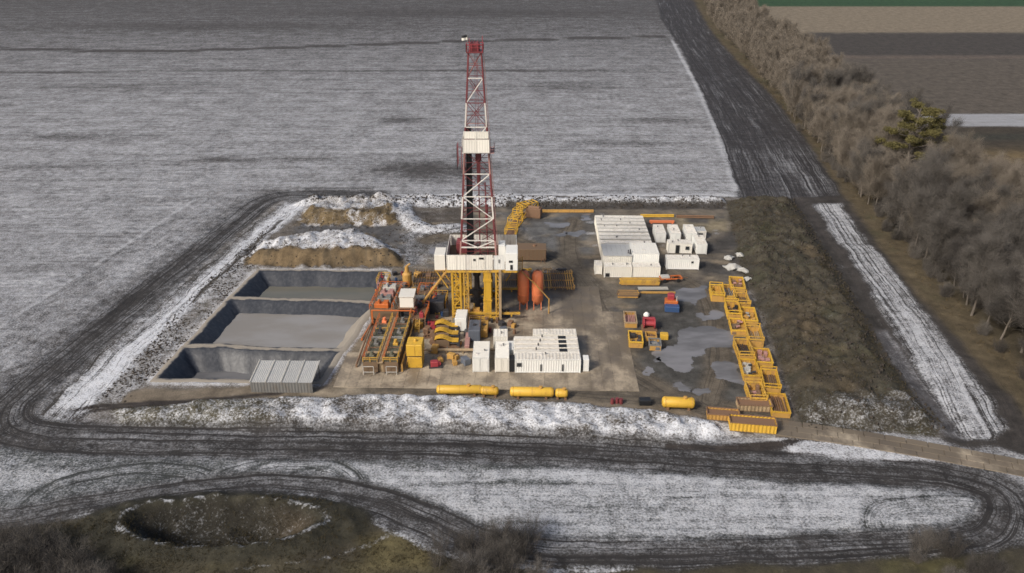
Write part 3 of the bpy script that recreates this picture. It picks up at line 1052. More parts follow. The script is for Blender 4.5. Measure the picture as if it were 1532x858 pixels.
for row in range(3):
    s = 4.0 + row * 0.9
    while s < 66:
        # point at arc length s
        a = 0.0
        for (p, q) in zip(ROAD[:-1], ROAD[1:]):
            L = math.hypot(q[0] - p[0], q[1] - p[1])
            if a + L >= s:
                t = (s - a) / L
                d = ((q[0] - p[0]) / L, (q[1] - p[1]) / L)
                c = (p[0] + d[0] * (s - a), p[1] + d[1] * (s - a))
                off = (row - 1) * 1.5
                o = bpy.data.objects.new('slab', rs_me)
                link(o, road)
                o.location = (c[0] - d[1] * off, c[1] + d[0] * off, 0.05 + random.uniform(-0.02, 0.02))
                o.rotation_euler = (random.uniform(-.01, .01), random.uniform(-.01, .01), math.atan2(d[1], d[0]) + random.uniform(-.012, .012))
                break
            a += L
        s += 3.0

# standing water on the apron
M['puddle'] = fluid_material('puddle_water', (0.185, 0.183, 0.193), (0.105, 0.103, 0.104), 0.07)


def puddle(px, seed, z=0.035):
    pts = GP(px)
    c = 0.16
    x = np.arange(min(p[0] for p in pts) - 2.5, max(p[0] for p in pts) + 2.5, c)
    y = np.arange(min(p[1] for p in pts) - 2.5, max(p[1] for p in pts) + 2.5, c)
    A, B = np.meshgrid(x, y)
    f = sd_poly(A.ravel(), B.ravel(), pts).reshape(A.shape) + fbm(A / 4.5, B / 4.5, seed, 6) * 3.2 - 0.2
    on = (f[:-1, :-1] + f[1:, 1:] + f[:-1, 1:] + f[1:, :-1]) > 0
    ii = np.arange(A.size).reshape(A.shape)
    q = np.stack([ii[:-1, :-1][on], ii[:-1, 1:][on], ii[1:, 1:][on], ii[1:, :-1][on]], 1)
    u, inv = np.unique(q, return_inverse=True)
    if not len(u):
        return
    V_ = np.column_stack([A.ravel()[u], B.ravel()[u], np.full(len(u), z)])
    o = bpy.data.objects.new('puddle', np_mesh('puddle', V_, inv.reshape(-1, 4), M['puddle']))
    link(o)
    return tag(o, kind='structure')


for i, p in enumerate([
        [(984, 530), (1008, 508), (1018, 492), (1052, 490), (1098, 498), (1090, 518), (1052, 520), (1040, 552), (1012, 560), (990, 550)],
        [(1062, 548), (1085, 540), (1112, 548), (1118, 578), (1090, 572), (1068, 562)],
        [(1012, 436), (1058, 428), (1062, 446), (1040, 456), (1012, 450)],
        [(1020, 462), (1062, 458), (1060, 468), (1024, 470)],
        [(960, 545), (985, 540), (975, 556), (962, 558)],
        [(820, 334), (850, 333), (848, 342), (825, 342)],
        [(812, 350), (848, 349), (845, 354), (815, 355)],
        [(1030, 585), (1062, 580), (1070, 592), (1040, 596)],
        [(868, 322), (885, 320), (887, 330), (872, 331)],
        [(858, 432), (880, 430), (882, 438), (862, 440)],
        [(1085, 522), (1105, 520), (1108, 532), (1090, 534)], [(1000, 572), (1020, 570), (1022, 578), (1002, 580)], [(1045, 474), (1075, 470), (1078, 478), (1050, 482)],
        [(640, 372), (670, 370), (668, 378), (642, 379)], [(850, 350), (872, 348), (870, 356), (852, 357)], [(1075, 590), (1095, 588), (1098, 598), (1078, 599)]]):
    puddle(p, 100 + i * 11)

# ------------------------------------------------------------------ small shared builders
def rail(mb, pts, h=1.1, r=0.03, step=1.5, mid=True):
    """handrail with posts along a line of points"""
    for p, q in zip(pts[:-1], pts[1:]):
        p = Vector(p)
        q = Vector(q)
        up = Vector((0, 0, h))
        mb.bar(p + up, q + up, r * 2)
        if mid:
            mb.bar(p + up * 0.55, q + up * 0.55, r * 1.6)
        n = max(1, int((q - p).length / step))
        for i in range(n + 1):
            c = p.lerp(q, i / n)
            mb.bar(c, c + up, r * 2)


def ladder(mb, p, q, w, r=0.035, step=0.4, side=Vector((1, 0, 0))):
    p = Vector(p)
    q = Vector(q)
    for s in (-1, 1):
        mb.bar(p + side * (s * w / 2), q + side * (s * w / 2), r * 2)
    n = int((q - p).length / step)
    for i in range(1, n):
        c = p.lerp(q, i / n)
        mb.bar(c - side * (w / 2), c + side * (w / 2), r * 1.4)


def corrug(mb, x0, x1, z0, z1, y, out, pitch=0.42, dep=0.045):
    """ribbed sheet along x at y, facing +-y"""
    n = max(2, int((x1 - x0) / pitch))
    p = (x1 - x0) / n
    prof = []
    for i in range(n):
        a = x0 + i * p
        prof += [(a, 0), (a + p * 0.3, 0), (a + p * 0.5, -dep), (a + p * 0.8, -dep)]
    prof.append((x1, 0))
    vs, fs = [], []
    for x, d in prof:
        vs += [(x, y + out * d, z0), (x, y + out * d, z1)]
    for i in range(len(prof) - 1):
        k = 2 * i
        fs.append((k, k + 2, k + 3, k + 1) if out < 0 else (k, k + 1, k + 3, k + 2))
    mb.add(vs, fs)


def corrug_x(mb, y0, y1, z0, z1, x, out, pitch=0.42, dep=0.045):
    t = MB()
    corrug(t, y0, y1, z0, z1, 0, out, pitch, dep)
    mb.add([(x + v[1], v[0], v[2]) for v in t.v], [tuple(reversed(f)) for f in t.f])


_cont_cache = {}


def container(label, loc, rz, L, W, H, mat='white', roof='white_roof', group=None, name='container', cat='container', doors=1, window=None, z0=0.12, side_doors=(), gap_shade=False):
    """steel cabin along local x: origin at the middle of its base; doors on the +x / -x end or on the -y side"""
    root = thing(name, label, cat, loc, rz, group)
    x0, x1, y0, y1 = -L / 2, L / 2, -W / 2, W / 2
    key = (L, W, H, mat, roof)
    if key not in _cont_cache:
        b = MB()
        corrug(b, x0 + .1, x1 - .1, z0 + .12, H - .1, y0 + .04, -1)
        corrug(b, x0 + .1, x1 - .1, z0 + .12, H - .1, y1 - .04, 1)
        corrug_x(b, y0 + .1, y1 - .1, z0 + .12, H - .1, x0 + .04, -1)
        corrug_x(b, y0 + .1, y1 - .1, z0 + .12, H - .1, x1 - .04, 1)
        wall = b.mesh('wall', M[mat])
        b = MB()
        for x in (x0 + .07, x1 - .07):
            for y in (y0 + .07, y1 - .07):
                b.box(x - .07, x + .07, y - .07, y + .07, 0, H - .005)
        for z in (z0 + .0, H - .12):
            b.box(x0 + .14, x1 - .14, y0 + .01, y0 + .10, z, z + .12)
            b.box(x0 + .14, x1 - .14, y1 - .10, y1 - .01, z, z + .12)
            b.box(x0 + .01, x0 + .10, y0 + .14, y1 - .14, z, z + .12)
            b.box(x1 - .10, x1 - .01, y0 + .14, y1 - .14, z, z + .12)
        frame = b.mesh('frame', M[mat])
        b = MB()
        n = max(3, int(L / 0.6))
        for i in range(n):
            a = x0 + .1 + (L - .2) * i / n
            e = x0 + .1 + (L - .2) * (i + 1) / n
            b.add([(a, y0 + .1, H - .03), (a + (e - a) * .55, y0 + .1, H - .03), (a + (e - a) * .7, y0 + .1, H + .02), (e, y0 + .1, H + .02),
                   (a, y1 - .1, H - .03), (a + (e - a) * .55, y1 - .1, H - .03), (a + (e - a) * .7, y1 - .1, H + .02), (e, y1 - .1, H + .02)],
                  [(0, 1, 5, 4), (1, 2, 6, 5), (2, 3, 7, 6)])
        rf = b.mesh('roof', M[roof])
        b = MB()
        b.box(x0 + .12, x1 - .12, y0 + .12, y1 - .12, z0, z0 + .1)
        fl = b.mesh('floor', M['dark'])
        d = MB().box(-0.5, 0.5, -0.03, 0.03, 0, H - z0 - .42)
        d.tube((-.3, -.05, .02), (-.3, -.05, H - z0 - .46), .025, n=5)
        d.tube((.3, -.05, .02), (.3, -.05, H - z0 - .46), .025, n=5)
        _cont_cache[key] = (wall, frame, rf, fl, d.mesh('door', M[mat]))
    wall, frame, rf, fl, dm = _cont_cache[key]
    for nm, me in (('wall', wall), ('frame', frame), ('roof', rf), ('floor', fl)):
        link(bpy.data.objects.new(nm, me), root)
    if gap_shade:
        MB().box(x0 + .05, x1 - .05, y0 - .18, y0 + .22, H - .06, H + .035).build('gap_shade', M['gap_shade'], root)  # added grey strip imitating the shaded gap between neighbouring cabins
    rv = random.Random(int(loc[0] * 13 + loc[1] * 7))
    for k in range(2 if L > 5 else 1):
        vx, vy = rv.uniform(x0 + .8, x1 - .8), rv.uniform(y0 + .5, y1 - .5)
        if rv.random() < .55:
            MB().tube((vx, vy, H - .05), (vx, vy, H + .32), .11, n=8).tube((vx, vy, H + .32), (vx, vy, H + .38), .18, n=8).build('vent', M['grey_steel'], root)
        else:
            MB().box(vx - .35, vx + .35, vy - .25, vy + .25, H - .02, H + .12).build('roof_hatch', M['mast_white'], root)
    if doors:
        sgn = 1 if doors > 0 else -1
        for y in (-W / 4 + .04, W / 4 - .04):
            o = link(bpy.data.objects.new('door', dm), root)
            o.location = (sgn * (L / 2 + .01), y, z0 + .2)
            o.rotation_euler = (0, 0, R(90) * sgn)
            o.scale = ((W / 2 - .16) / 1.0, 1, 1)
    for (x, w, h0, h1, kind) in side_doors:
        b = MB().box(x - w / 2, x + w / 2, y0 - .05, y0 - .002, z0 + h0, z0 + h1)
        o = b.build('door' if kind == 'd' else 'window', M['black' if kind == 'd' else 'glass'], root)
        fr = MB()
        for a, e in ((x - w / 2 - .07, x - w / 2), (x + w / 2, x + w / 2 + .07)):
            fr.box(a, e, y0 - .07, y0 - .001, z0 + h0, z0 + h1 + .07)
        fr.box(x - w / 2, x + w / 2, y0 - .07, y0 - .001, z0 + h1, z0 + h1 + .07)
        fr.build('door_frame' if kind == 'd' else 'window_frame', M['grey_steel'], o)
    return root


ORD = ['first', 'second', 'third', 'fourth', 'fifth', 'sixth', 'seventh', 'eighth', 'ninth', 'tenth', 'eleventh', 'twelfth']

# ------------------------------------------------------------------ the drilling rig
rig = thing('drilling_rig', 'tall red and white drilling rig with yellow substructure', 'drilling rig', (-6.6, 147.0, 0))
FZ, TOPZ = 11.3, 50.8                                  # drill floor, crown
# substructure (local coordinates; front plane y = -3)
sub = MB()
for x0, x1, y0, y1 in ((-5.2, 3.9, -3.0, -2.5), (-5.2, 3.9, 8.5, 9.0), (-5.2, -4.7, -2.5, 8.5), (3.4, 3.9, -2.5, 8.5), (-1.2, -.8, -2.5, 8.5)):
    sub.box(x0, x1, y0, y1, 0.15, 0.85)
for y in (-2.75, 8.75):
    sub.box(-5.2, 8.2, y - .2, y + .2, 1.35, 1.75)
    for x in (-5.0, -1.0, 3.5, 6.5):
        sub.box(x - .15, x + .15, y - .15, y + .15, .85, 1.35)
sub.build('base_frame', M['yellow_worn'], rig)
sub = MB()
sub.box(-6.0, 7.6, -3.0, -2.6, FZ - .9, FZ - .15)
sub.box(-6.0, 7.6, 8.6, 9.0, FZ - .9, FZ - .15)
sub.box(-6.0, -5.6, -2.6, 8.6, FZ - .9, FZ - .15)
sub.box(7.2, 7.6, -2.6, 8.6, FZ - .9, FZ - .15)
sub.build('floor_frame', M['yellow_worn'], rig)


def lattice_tower(x0, x1, y0, y1, z0, z1, w, mat, name='leg', step=1.6):
    b = MB()
    for x in (x0, x1):
        for y in (y0, y1):
            b.box(x - w / 2, x + w / 2, y - w / 2, y + w / 2, z0, z1)
    n = int((z1 - z0) / step)
    for i in range(n):
        a = z0 + (z1 - z0) * i / n
        c = z0 + (z1 - z0) * (i + 1) / n
        for y in (y0, y1):
            b.bar((x0, y, a), (x1, y, a), w * .6)
            p, q = ((x0, y, a), (x1, y, c)) if i % 2 else ((x1, y, a), (x0, y, c))
            b.bar(p, q, w * .5)
        for x in (x0, x1):
            b.bar((x, y0, a), (x, y1, c), w * .5)
    return b.build(name, mat, rig)


for y in (-2.7, 7.2):
    lattice_tower(-5.0, -3.4, y, y + 1.5, .85, FZ - .9, .34, M['yellow'])
    lattice_tower(-2.7, -1.9, y, y + 1.0, .85, FZ - .9, .24, M['yellow_worn'], step=1.1)
    b = MB().box(1.15, 2.55, y - .1, y + 1.2, .2, FZ - .9)
    b.box(1.0, 2.7, y - .2, y + 1.3, 4.2, 4.5)
    b.box(1.0, 2.7, y - .2, y + 1.3, 8.4, 8.8)
    b.box(1.3, 1.45, y - .13, y - .1, 4.5, 8.4)
    b.build('leg', M['yellow'], rig)
    lattice_tower(3.5, 4.3, y, y + 1.2, .85, FZ - .9, .28, M['yellow_worn'])
b = MB().box(4.05, 4.55, -3.45, -2.95, 0.2, FZ - .2)
b.build('leg', M['tan'], rig)
b = MB()
for x in (-3.4, 1.1):
    for y0, y1 in ((-2.4, 7.0),):
        b.bar((x, y0, 1.5), (x, y1, FZ - 1), .28)
        b.bar((x, y1, 1.5), (x, y0, FZ - 1), .28)
b.build('diagonal_brace', M['yellow_worn'], rig)
# well gear under the floor
b = MB()
b.lathe((-.4, 2.0, 0.1), (0, 0, 1), [(0, .9), (.5, .9), (.55, .55), (1.6, .55), (1.65, .95), (2.6, .95), (2.65, .6), (3.4, .6), (3.45, 1.0), (4.6, 1.0), (4.7, .6), (7.5, .5), (7.6, .8), (9.8, .8)], 12)
b.box(-1.8, 1.0, 1.5, 2.5, 1.8, 2.5)
b.box(-1.9, 1.1, 1.55, 2.45, 3.7, 4.4)
b.build('blowout_preventer', M['dark'], rig)
b = MB().bbox(-1.6, .6, -2.2, -.8, .2, 1.5, .08).box(-1.2, .2, -1.9, -1.1, 1.5, 2.1)
b.build('cellar_box', M['ochre'], rig)
b = MB()
b.lathe((-2.0, -2.0, .2), (0, 0, 1), [(0, .35), (2.0, .35), (2.3, .15)], 10)
b.build('accumulator_bottle', M['orange'], rig)
# floor and wind walls
b = MB().box(-6.0, 7.6, -3.0, 9.0, FZ - .15, FZ + .02)
b.build('drill_floor', M['brown_steel'], rig)


def windwall(x0, x1, y, z0, z1, mat='white', nm='wind_wall'):
    b = MB()
    corrug(b, x0, x1, z0, z1, y, -1, 0.45, .02)
    corrug(b, x0, x1, z0, z1, y + .12, 1, 0.6, .05)
    b.box(x0, x1, y - .01, y + .13, z1, z1 + .06)
    for x in (x0 + .04, x1 - .04):
        b.box(x - .05, x + .05, y - .03, y + .15, z0, z1)
    return b.build(nm, M[mat], rig)


windwall(-5.9, -4.1, -3.2, FZ - .25, FZ + 2.75)
windwall(-4.1, -2.3, -3.2, FZ - .25, FZ + 2.75)
windwall(-2.3, -1.3, -3.2, FZ - .25, FZ + 2.75, 'mast_white')
w = windwall(-1.3, 1.4, -3.26, FZ - .25, FZ + 2.75)
MB().box(-.8, -.35, -3.36, -3.26, FZ + 1.7, FZ + 2.05).build('window', M['black'], w)
MB().box(.3, 1.2, -3.36, -3.26, FZ + 2.0, FZ + 2.35).build('window', M['black'], w)
windwall(1.4, 2.9, -3.2, FZ - .25, FZ + 2.75)
w = windwall(3.1, 5.2, -3.1, FZ - .25, FZ + 2.6, 'cold_white')
MB().box(4.0, 4.25, -3.2, -3.1, FZ + 1.2, FZ + 1.9).build('window', M['grey_steel'], w)
for x in (-6.0, 7.5):
    b = MB()
    corrug_x(b, -2.0, 8.8, FZ, FZ + 2.3, x, -1 if x < 0 else 1, .6, .05)
    b.box(x - .05, x + .05, -2.0, 8.8, FZ + 2.3, FZ + 2.36)
    b.build('wind_wall', M['mast_white'], rig)
b = MB()
corrug(b, -6.0, 7.5, FZ, FZ + 2.3, 8.95, 1, .6, .05)
b.build('wind_wall', M['mast_white'], rig)
# cabins carried by the floor
dh = MB().bbox(-8.3, -6.2, -2.4, 1.6, FZ - .6, FZ + 2.5, .05).build('driller_cabin', M['white'], rig)
MB().box(-8.32, -6.18, -2.5, 1.7, FZ - .8, FZ - .6).build('cabin_base', M['ochre'], dh)
dh = MB().bbox(5.35, 7.7, -3.2, 1.2, FZ - .35, FZ + 3.2, .05).build('doghouse', M['cold_white'], rig)
MB().box(6.0, 6.75, -3.26, -3.2, FZ + 1.25, FZ + 1.7).build('window', M['glass'], dh)
MB().box(6.25, 6.75, -3.26, -3.2, FZ - .2, FZ + .8).build('door', M['black'], dh)
dh = MB().bbox(4.0, 5.3, 0.2, 3.0, FZ + .02, FZ + 3.4, .05).build('driller_cabin', M['cold_white'], rig)
for x, y in ((-8.1, -2.2), (-8.1, 1.4), (7.5, 1.0)):
    MB().bar((x, y, FZ - .8), (x * .72, y, FZ - 4.5), .2).build('knee_brace', M['yellow_worn'], rig)
b = MB().bbox(-4.5, -1.6, 4.5, 7.6, FZ + .02, FZ + 2.2, .1).tube((-4.2, 6, FZ + 1.6), (-1.8, 6, FZ + 1.6), 1.0, n=12)
b.build('drawworks', M['red'], rig)

# mast
W0, W1, D0, D1 = 3.55, 1.15, 2.4, 1.0


def mast_pt(sx, sy, z):
    t = (z - FZ) / (TOPZ - FZ)
    return Vector((sx * (W0 + (W1 - W0) * t), 2.6 + sy * (D0 + (D1 - D0) * t), z))


cols_leg = ['pale_red', 'red', 'mast_white', 'red', 'pale_red', 'red', 'mast_white', 'red', 'red']
NLEV = 9
lev = [FZ + (TOPZ - FZ) * i / NLEV for i in range(NLEV + 1)]
for sx in (-1, 1):
    for sy in (-1, 1):
        root_leg = None
        for i in range(NLEV):
            b = MB().bar(mast_pt(sx, sy, lev[i]), mast_pt(sx, sy, lev[i + 1]), .27 if i < 6 else .23)
            c = cols_leg[i] if sy < 0 else ('red' if i % 3 else 'pale_red')
            o = b.build('mast_leg' if root_leg is None else 'leg_section', M[c], rig if root_leg is None else root_leg)
            root_leg = root_leg or o
for i in range(NLEV):
    z0, z1 = lev[i], lev[i + 1]
    up = i >= 7
    for nm, pairs in (('front', ((-1, -1), (1, -1))), ('left', ((-1, -1), (-1, 1))), ('right', ((1, -1), (1, 1))), ('rear', ((-1, 1), (1, 1)))):
        a, c = pairs
        b = MB()
        wd = .155 if nm == 'front' else .12
        b.bar(mast_pt(*a, z1), mast_pt(*c, z1), wd)
        if nm == 'front':
            mid = (mast_pt(*a, z1) + mast_pt(*c, z1)) / 2
            if i == 0:
                b.bar(mast_pt(*a, z0 + 3.0), mast_pt(*c, z0 + 3.0), .24)
                b.bar(mast_pt(*a, z0 + .6), mast_pt(*c, z0 + .6), .3)
            if i in (1, 3, 5, 7):
                b.bar(mast_pt(*c, z1), mast_pt(*a, z0), wd)
            elif i in (2,):
                b.bar(mast_pt(*a, z1), mast_pt(*c, z0), wd)
            elif i == 0:
                b.bar(mast_pt(*a, z1), mast_pt(0, -1, z0 + 3.0), wd)
                b.bar(mast_pt(*c, z1), mast_pt(0, -1, z0 + 3.0), wd)
            b2 = MB().bar(mast_pt(*a, z1), mast_pt(*c, z0), .09).bar(mast_pt(*c, z1), mast_pt(*a, z0), .09).bar(mast_pt(*a, (z0 + z1) / 2), mast_pt(*c, (z0 + z1) / 2), .09)
            b2.build('stay', M['red'], rig)
            mat = 'mast_white' if i in (0, 1, 2, 3, 5, 7) else 'red'
        else:
            b.bar(mast_pt(*a, z1), mast_pt(*c, z0), .09).bar(mast_pt(*c, z1), mast_pt(*a, z0), .09)
            p, q = (a, c) if i % 2 else (c, a)
            b.bar(mast_pt(*p, z1), mast_pt(*q, z0), wd * .9)
            b.bar(mast_pt(*a, (z0 + z1) / 2), mast_pt(*c, (z0 + z1) / 2), wd * .7)
            mat = 'red' if (i + len(nm)) % 3 else 'pale_red'
        b.build('cross_brace', M[mat], rig)
# ladder up the side, pipes racked inside, travelling block on its lines
b = MB()
ladder(b, mast_pt(1.0, 0, FZ) + Vector((.4, 0, 0)), mast_pt(1.0, 0, TOPZ) + Vector((.4, 0, 0)), .6, .03, .45, Vector((0, 1, 0)))
b.build('ladder', M['pale_red'], rig)
b = MB()
for i in range(5):
    for j in range(6):
        x = -2.1 + i * .28
        y = 1.3 + j * .3
        b.tube((x + random.uniform(-.1, .1), y, FZ + .02), (x * .72 - .3, y * .9 + .3, 36.4 + random.uniform(0, 1.2)), .085, n=5)
b.build('racked_pipe', M['black'], rig)
b = MB().bbox(-.25, .85, 2.0, 3.0, 31.0, 33.6, .15).tube((.3, 2.1, 33.2), (.3, 2.9, 33.2), .7, n=14)
b.box(-.05, .65, 2.2, 2.8, 28.6, 31.0).tube((.3, 2.5, 26.5), (.3, 2.5, 28.6), .35, n=8)
b.build('travelling_block', M['red'], rig)
b = MB()
for x in (-.1, .25, .55):
    b.tube((x, 2.5, 33.4), (x * .7, 2.5, TOPZ), .05, n=4)
b.tube((.3, 2.5, FZ), (.3, 2.5, 26.6), .12, n=6)
b.build('drilling_line', M['red'], rig)
b = MB()
b.tube((1.9, 1.8, FZ), (1.5, 1.8, 27), .13, n=6).tube((1.75, 1.6, 19), (1.75, 1.6, 22.6), .28, n=8)
b.build('standpipe', M['red'], rig)
# racking board with its wind screens
zb = 33.2
b = MB().box(-2.6, 2.5, -.6, 4.6, zb, zb + .15)
b.build('racking_board', M['mast_white'], rig)
for z0, z1, x0, x1, y in ((zb + .15, zb + 2.55, -2.35, 0.05, -.75), (zb + .15, zb + 2.55, .05, 2.45, -.75), (zb + 2.75, zb + 4.0, -2.2, .05, -.6), (zb + 2.75, zb + 4.0, .05, 2.3, -.6)):
    windwall(x0, x1, y, z0, z1, 'white', 'wind_screen')
for x in (-2.5, 2.45):
    b = MB().box(x - .04, x + .04, -.5, 4.5, zb + .15, zb + 2.5)
    b.build('wind_screen', M['mast_white'], rig)
b = MB()
rail(b, [(2.6, -.6, zb + .1), (3.3, -.6, zb + .1), (3.3, 3.0, zb + .1)], 1.1, .04)
b.box(2.5, 3.35, -.65, 3.05, zb, zb + .08)
b.build('side_platform', M['pale_red'], rig)
b = MB()
rail(b, [(-2.65, -.6, zb - 3), (-3.5, -.6, zb - 3), (-3.5, 3.0, zb - 3)], 4.2, .05, 1.2)
b.build('side_platform', M['red'], rig)
# crown
b = MB().box(-1.5, 1.5, 1.2, 4.0, TOPZ, TOPZ + .25)
b.bbox(-.9, .9, 1.9, 3.3, TOPZ + .25, TOPZ + 1.7, .2)
for x in (-.5, 0, .5):
    b.tube((x - .12, 2.6, TOPZ + 1.2), (x + .12, 2.6, TOPZ + 1.2), .75, n=14)
b.build('crown_block', M['red'], rig)
b = MB()
rail(b, [(-1.5, 1.2, TOPZ + .25), (1.5, 1.2, TOPZ + .25), (1.5, 4.0, TOPZ + .25), (-1.5, 4.0, TOPZ + .25), (-1.5, 1.2, TOPZ + .25)], 1.2, .05, 1.0)
b.bar((1.4, 1.2, TOPZ), (1.4, 1.2, TOPZ + 3.0), .1).bar((-.9, 1.2, TOPZ), (-.9, 1.2, TOPZ + 2.6), .08)
b.build('crown_railing', M['bright_red'], rig)
b = MB().tube((-1.2, 1.2, TOPZ + .2), (-1.2, 1.2, TOPZ + 3.2), .05, n=5)
fp = b.build('flag_pole', M['grey_steel'], rig)
vs, fs = [], []
for i in range(7):
    for j in range(2):
        vs.append((-1.2 - i * .17, 1.2 + .12 * math.sin(i * 1.3), TOPZ + 3.1 - j * .42 - i * .02))
fs = [(2 * i, 2 * i + 1, 2 * i + 3, 2 * i + 2) for i in range(6)]
MB().add(vs, fs).build('flag', M['black'], fp)
MB().add([(v[0], v[1], v[2] - .42) for v in vs], fs).build('flag', M['white'], fp)
# stair and flow line down the left side
b = MB()
b.tube((-5.7, -2.2, FZ - .5), (-11.4, -1.0, 2.6), .28, n=8)
b.build('flow_line', M['ochre'], rig)
b = MB()
ladder(b, (8.2, 3.0, FZ), (8.2, 10.5, .3), 1.0, .06, .5)
b.build('stair', M['yellow_worn'], rig)
# lower hoses and skids at the foot
for k in range(9):
    x = -5 + k * 1.05
    b = MB().bbox(x, x + random.uniform(.5, .95), -4.3 + random.uniform(0, .6), -3.3, .1, random.uniform(.5, 1.3), .05)
    b.build('skid_box', M[random.choice(['rusty', 'dark', 'pale_red', 'grey_steel'])], rig)

# ------------------------------------------------------------------ white camp of cabins
gx = lambda y: 26.9 + (y - 181) * 0.026
rows = [('white cabin container at the very back of the long camp row', 0)]
for i in range(9):
    y = 197.0 - i * 2.47
    lab = ('white cabin container at the very back of the long camp block' if i == 0 else
           'white cabin container, %s from the back in the long camp block' % ORD[i] if i < 8 else 'last long white cabin of the camp block, just behind the taller roofs')
    container(lab, (gx(y), y, 0), YR + random.uniform(-.004, .004), 12.19, 2.04, 2.62 + random.choice((0, -.06, .05)), 'white', 'white_roof', 'long white cabins of the camp block', cat='cabin', name='cabin_container', doors=-1, gap_shade=True)
# taller front units
c = thing('site_building', 'low camp building with a grey sheet roof beside the white box', 'building', (gx(172) - 3.1, 171.6, 0), YR)
b = MB()
corrug(b, -3.0, 3.2, 0.1, 3.75, -3.3, -1)
corrug(b, -3.0, 3.2, 0.1, 3.75, 3.3, 1)
corrug_x(b, -3.3, 3.3, 0.1, 3.75, -3.0, -1)
corrug_x(b, -3.3, 3.3, 0.1, 3.75, 3.2, 1)
b.build('wall', M['white'], c)
b = MB()
for k in range(6):
    x = -3.15 + k * 1.08
    b.box(x, x + 1.05, -3.45, 3.45, 3.76, 3.84)
b.build('roof', M['grey_roof'], c)
MB().tube((2.9, -2.4, 3.8), (2.9, -2.4, 5.0), .16, n=8).tube((2.5, -2.0, 3.8), (2.5, -2.0, 4.7), .12, n=8).build('stove_pipe', M['dark'], c)
MB().box(-.5, .4, -3.42, -3.36, .2, 2.2).build('door', M['grey_steel'], c)
container('bright white box cabin standing above the camp row front', (gx(172) + 3.2, 171.6, 0), YR, 6.0, 6.4, 4.3, 'cold_white', 'white', cat='cabin', name='cabin_container', doors=0)
container('small white container at the front corner of the camp, west one', (gx(166) - 3.15, 166.0, 0), YR, 6.06, 2.44, 2.6, 'white', 'white_roof', 'six metre containers at the camp front', side_doors=((-2.3, .8, .1, .9, 'd'),), doors=0)
container('small white container at the front corner of the camp, east one', (gx(166) + 3.1, 166.0, 0), YR, 6.06, 2.44, 2.6, 'white', 'white_roof', 'six metre containers at the camp front', doors=0)
container('tiny white cabin stuck to the west side of the camp', (gx(167) - 7.3, 168.0, 0), YR, 1.6, 3.0, 2.2, 'white', 'white_roof', cat='cabin', name='cabin_container', doors=0)
# the loose group east of the camp
for (px, py, lab, L) in ((988, 364, 'white six metre container next to the camp block, end on', 6.06), (1010, 364, 'white end-on container half hidden behind the cabin with the dark door', 6.06),
                         (1034, 364, 'white end-on container third along from the camp block', 6.06), (1049, 381, 'white end-on container east of the cabin with the dark door', 6.06)):
    p = G(px, py)
    container(lab, (p[0] + 0.1, p[1] + L / 2, 0), YR + R(90), L, 2.44, 2.6, 'cold_white', 'white_roof', 'white six metre containers east of the camp', doors=-1)
p = G(1017, 380)
container('white cabin with one dark open door and one small window', (p[0], p[1] + 1.3, 0), YR, 5.6, 2.6, 2.6, 'white', 'white_roof', cat='cabin', name='cabin_container', doors=0, side_doors=((-.6, .8, .05, 2.0, 'd'), (1.7, .8, .9, 1.7, 'w')))
p = G(1021, 404)
container('long white container standing crosswise in front of the dark-doored cabin', (p[0], p[1] + 1.25, 0), YR, 7.3, 2.45, 2.65, 'cold_white', 'white_roof', doors=0, side_doors=((2.1, .4, 1.5, 1.9, 'w'),))
p = G(1048, 358)
container('small grey-white hut behind the end-on containers', (p[0], p[1] + 1.5, 0), YR, 2.6, 3.0, 2.1, 'mast_white', 'grey_roof', cat='hut', name='hut', doors=0, side_doors=((0, .9, .6, 1.4, 'w'),))
o = MB().bbox(-3.2, 3.2, -.25, .25, .1, .75, .05).bbox(-2.9, -2.5, -.5, .5, 0, .1).bbox(2.5, 2.9, -.5, .5, 0, .1).build('steel_beam', M['orange'], loc=G(990, 334), rz=YR)
tag(o, 'orange steel beam lying behind the small white containers', 'beam')

# ------------------------------------------------------------------ generators and front cabins
by = 123.9
container('long white container forming the front of the generator block', (6.25, by + 1.25, 0), 0, 11.5, 2.45, 2.75, 'cold_white', 'white_roof', 'generator block', doors=0, side_doors=((-5.0, .7, 1.2, 1.9, 'w'), (-1.2, .16, .3, 1.6, 'w'), (2.6, .16, .3, 1.6, 'w')))
for i in range(4):
    y = by + 2.55 + .8 + i * 1.6
    gs = thing('generator', 'long cream generator unit with a dark radiator grille, %s behind the front container' % ORD[i], 'generator', (6.3, y, 0), 0, 'generator block')
    b = MB().bbox(-5.9, 5.7, -.58, .58, .25, 2.7, .06)
    b.box(-5.7, 5.5, -.6, .6, 0, .25)
    b.build('housing', M['white_roof'], gs)
    g = MB().box(2.1, 3.5, -.5, .5, 2.70, 2.78)
    gr = g.build('radiator_grille', M['black'], gs)
    g = MB()
    for k in range(5):
        x = 2.2 + k * .28
        g.box(x, x + .05, -.48, .48, 2.78, 2.84)
    g.build('slat', M['dark'], gr)
    MB().tube((-2.0 + i * .4, .2, 2.6), (-2.0 + i * .4, .2, 3.2), .12, n=8).build('exhaust_pipe', M['dark'], gs)
    MB().box(-6.0, -5.9, -.6, .6, .5, 2.4).build('door', M['cold_white'], gs)
container('shorter cream container at the back of the generator block', (7.9, by + 2.55 + 6.6 + 1.2, 0), 0, 8.0, 2.3, 2.75, 'white', 'white_roof', 'generator block', doors=0)
b = MB().bbox(-.5, .5, -.9, .9, .1, 2.4, .05).box(-.4, .4, -.7, .7, 0, .1)
o = b.build('electric_cabinet', M['cold_white'], loc=(13.0, by + 1.4, 0))
tag(o, 'narrow white electric cabinet at the east end of the generator block', 'cabinet')
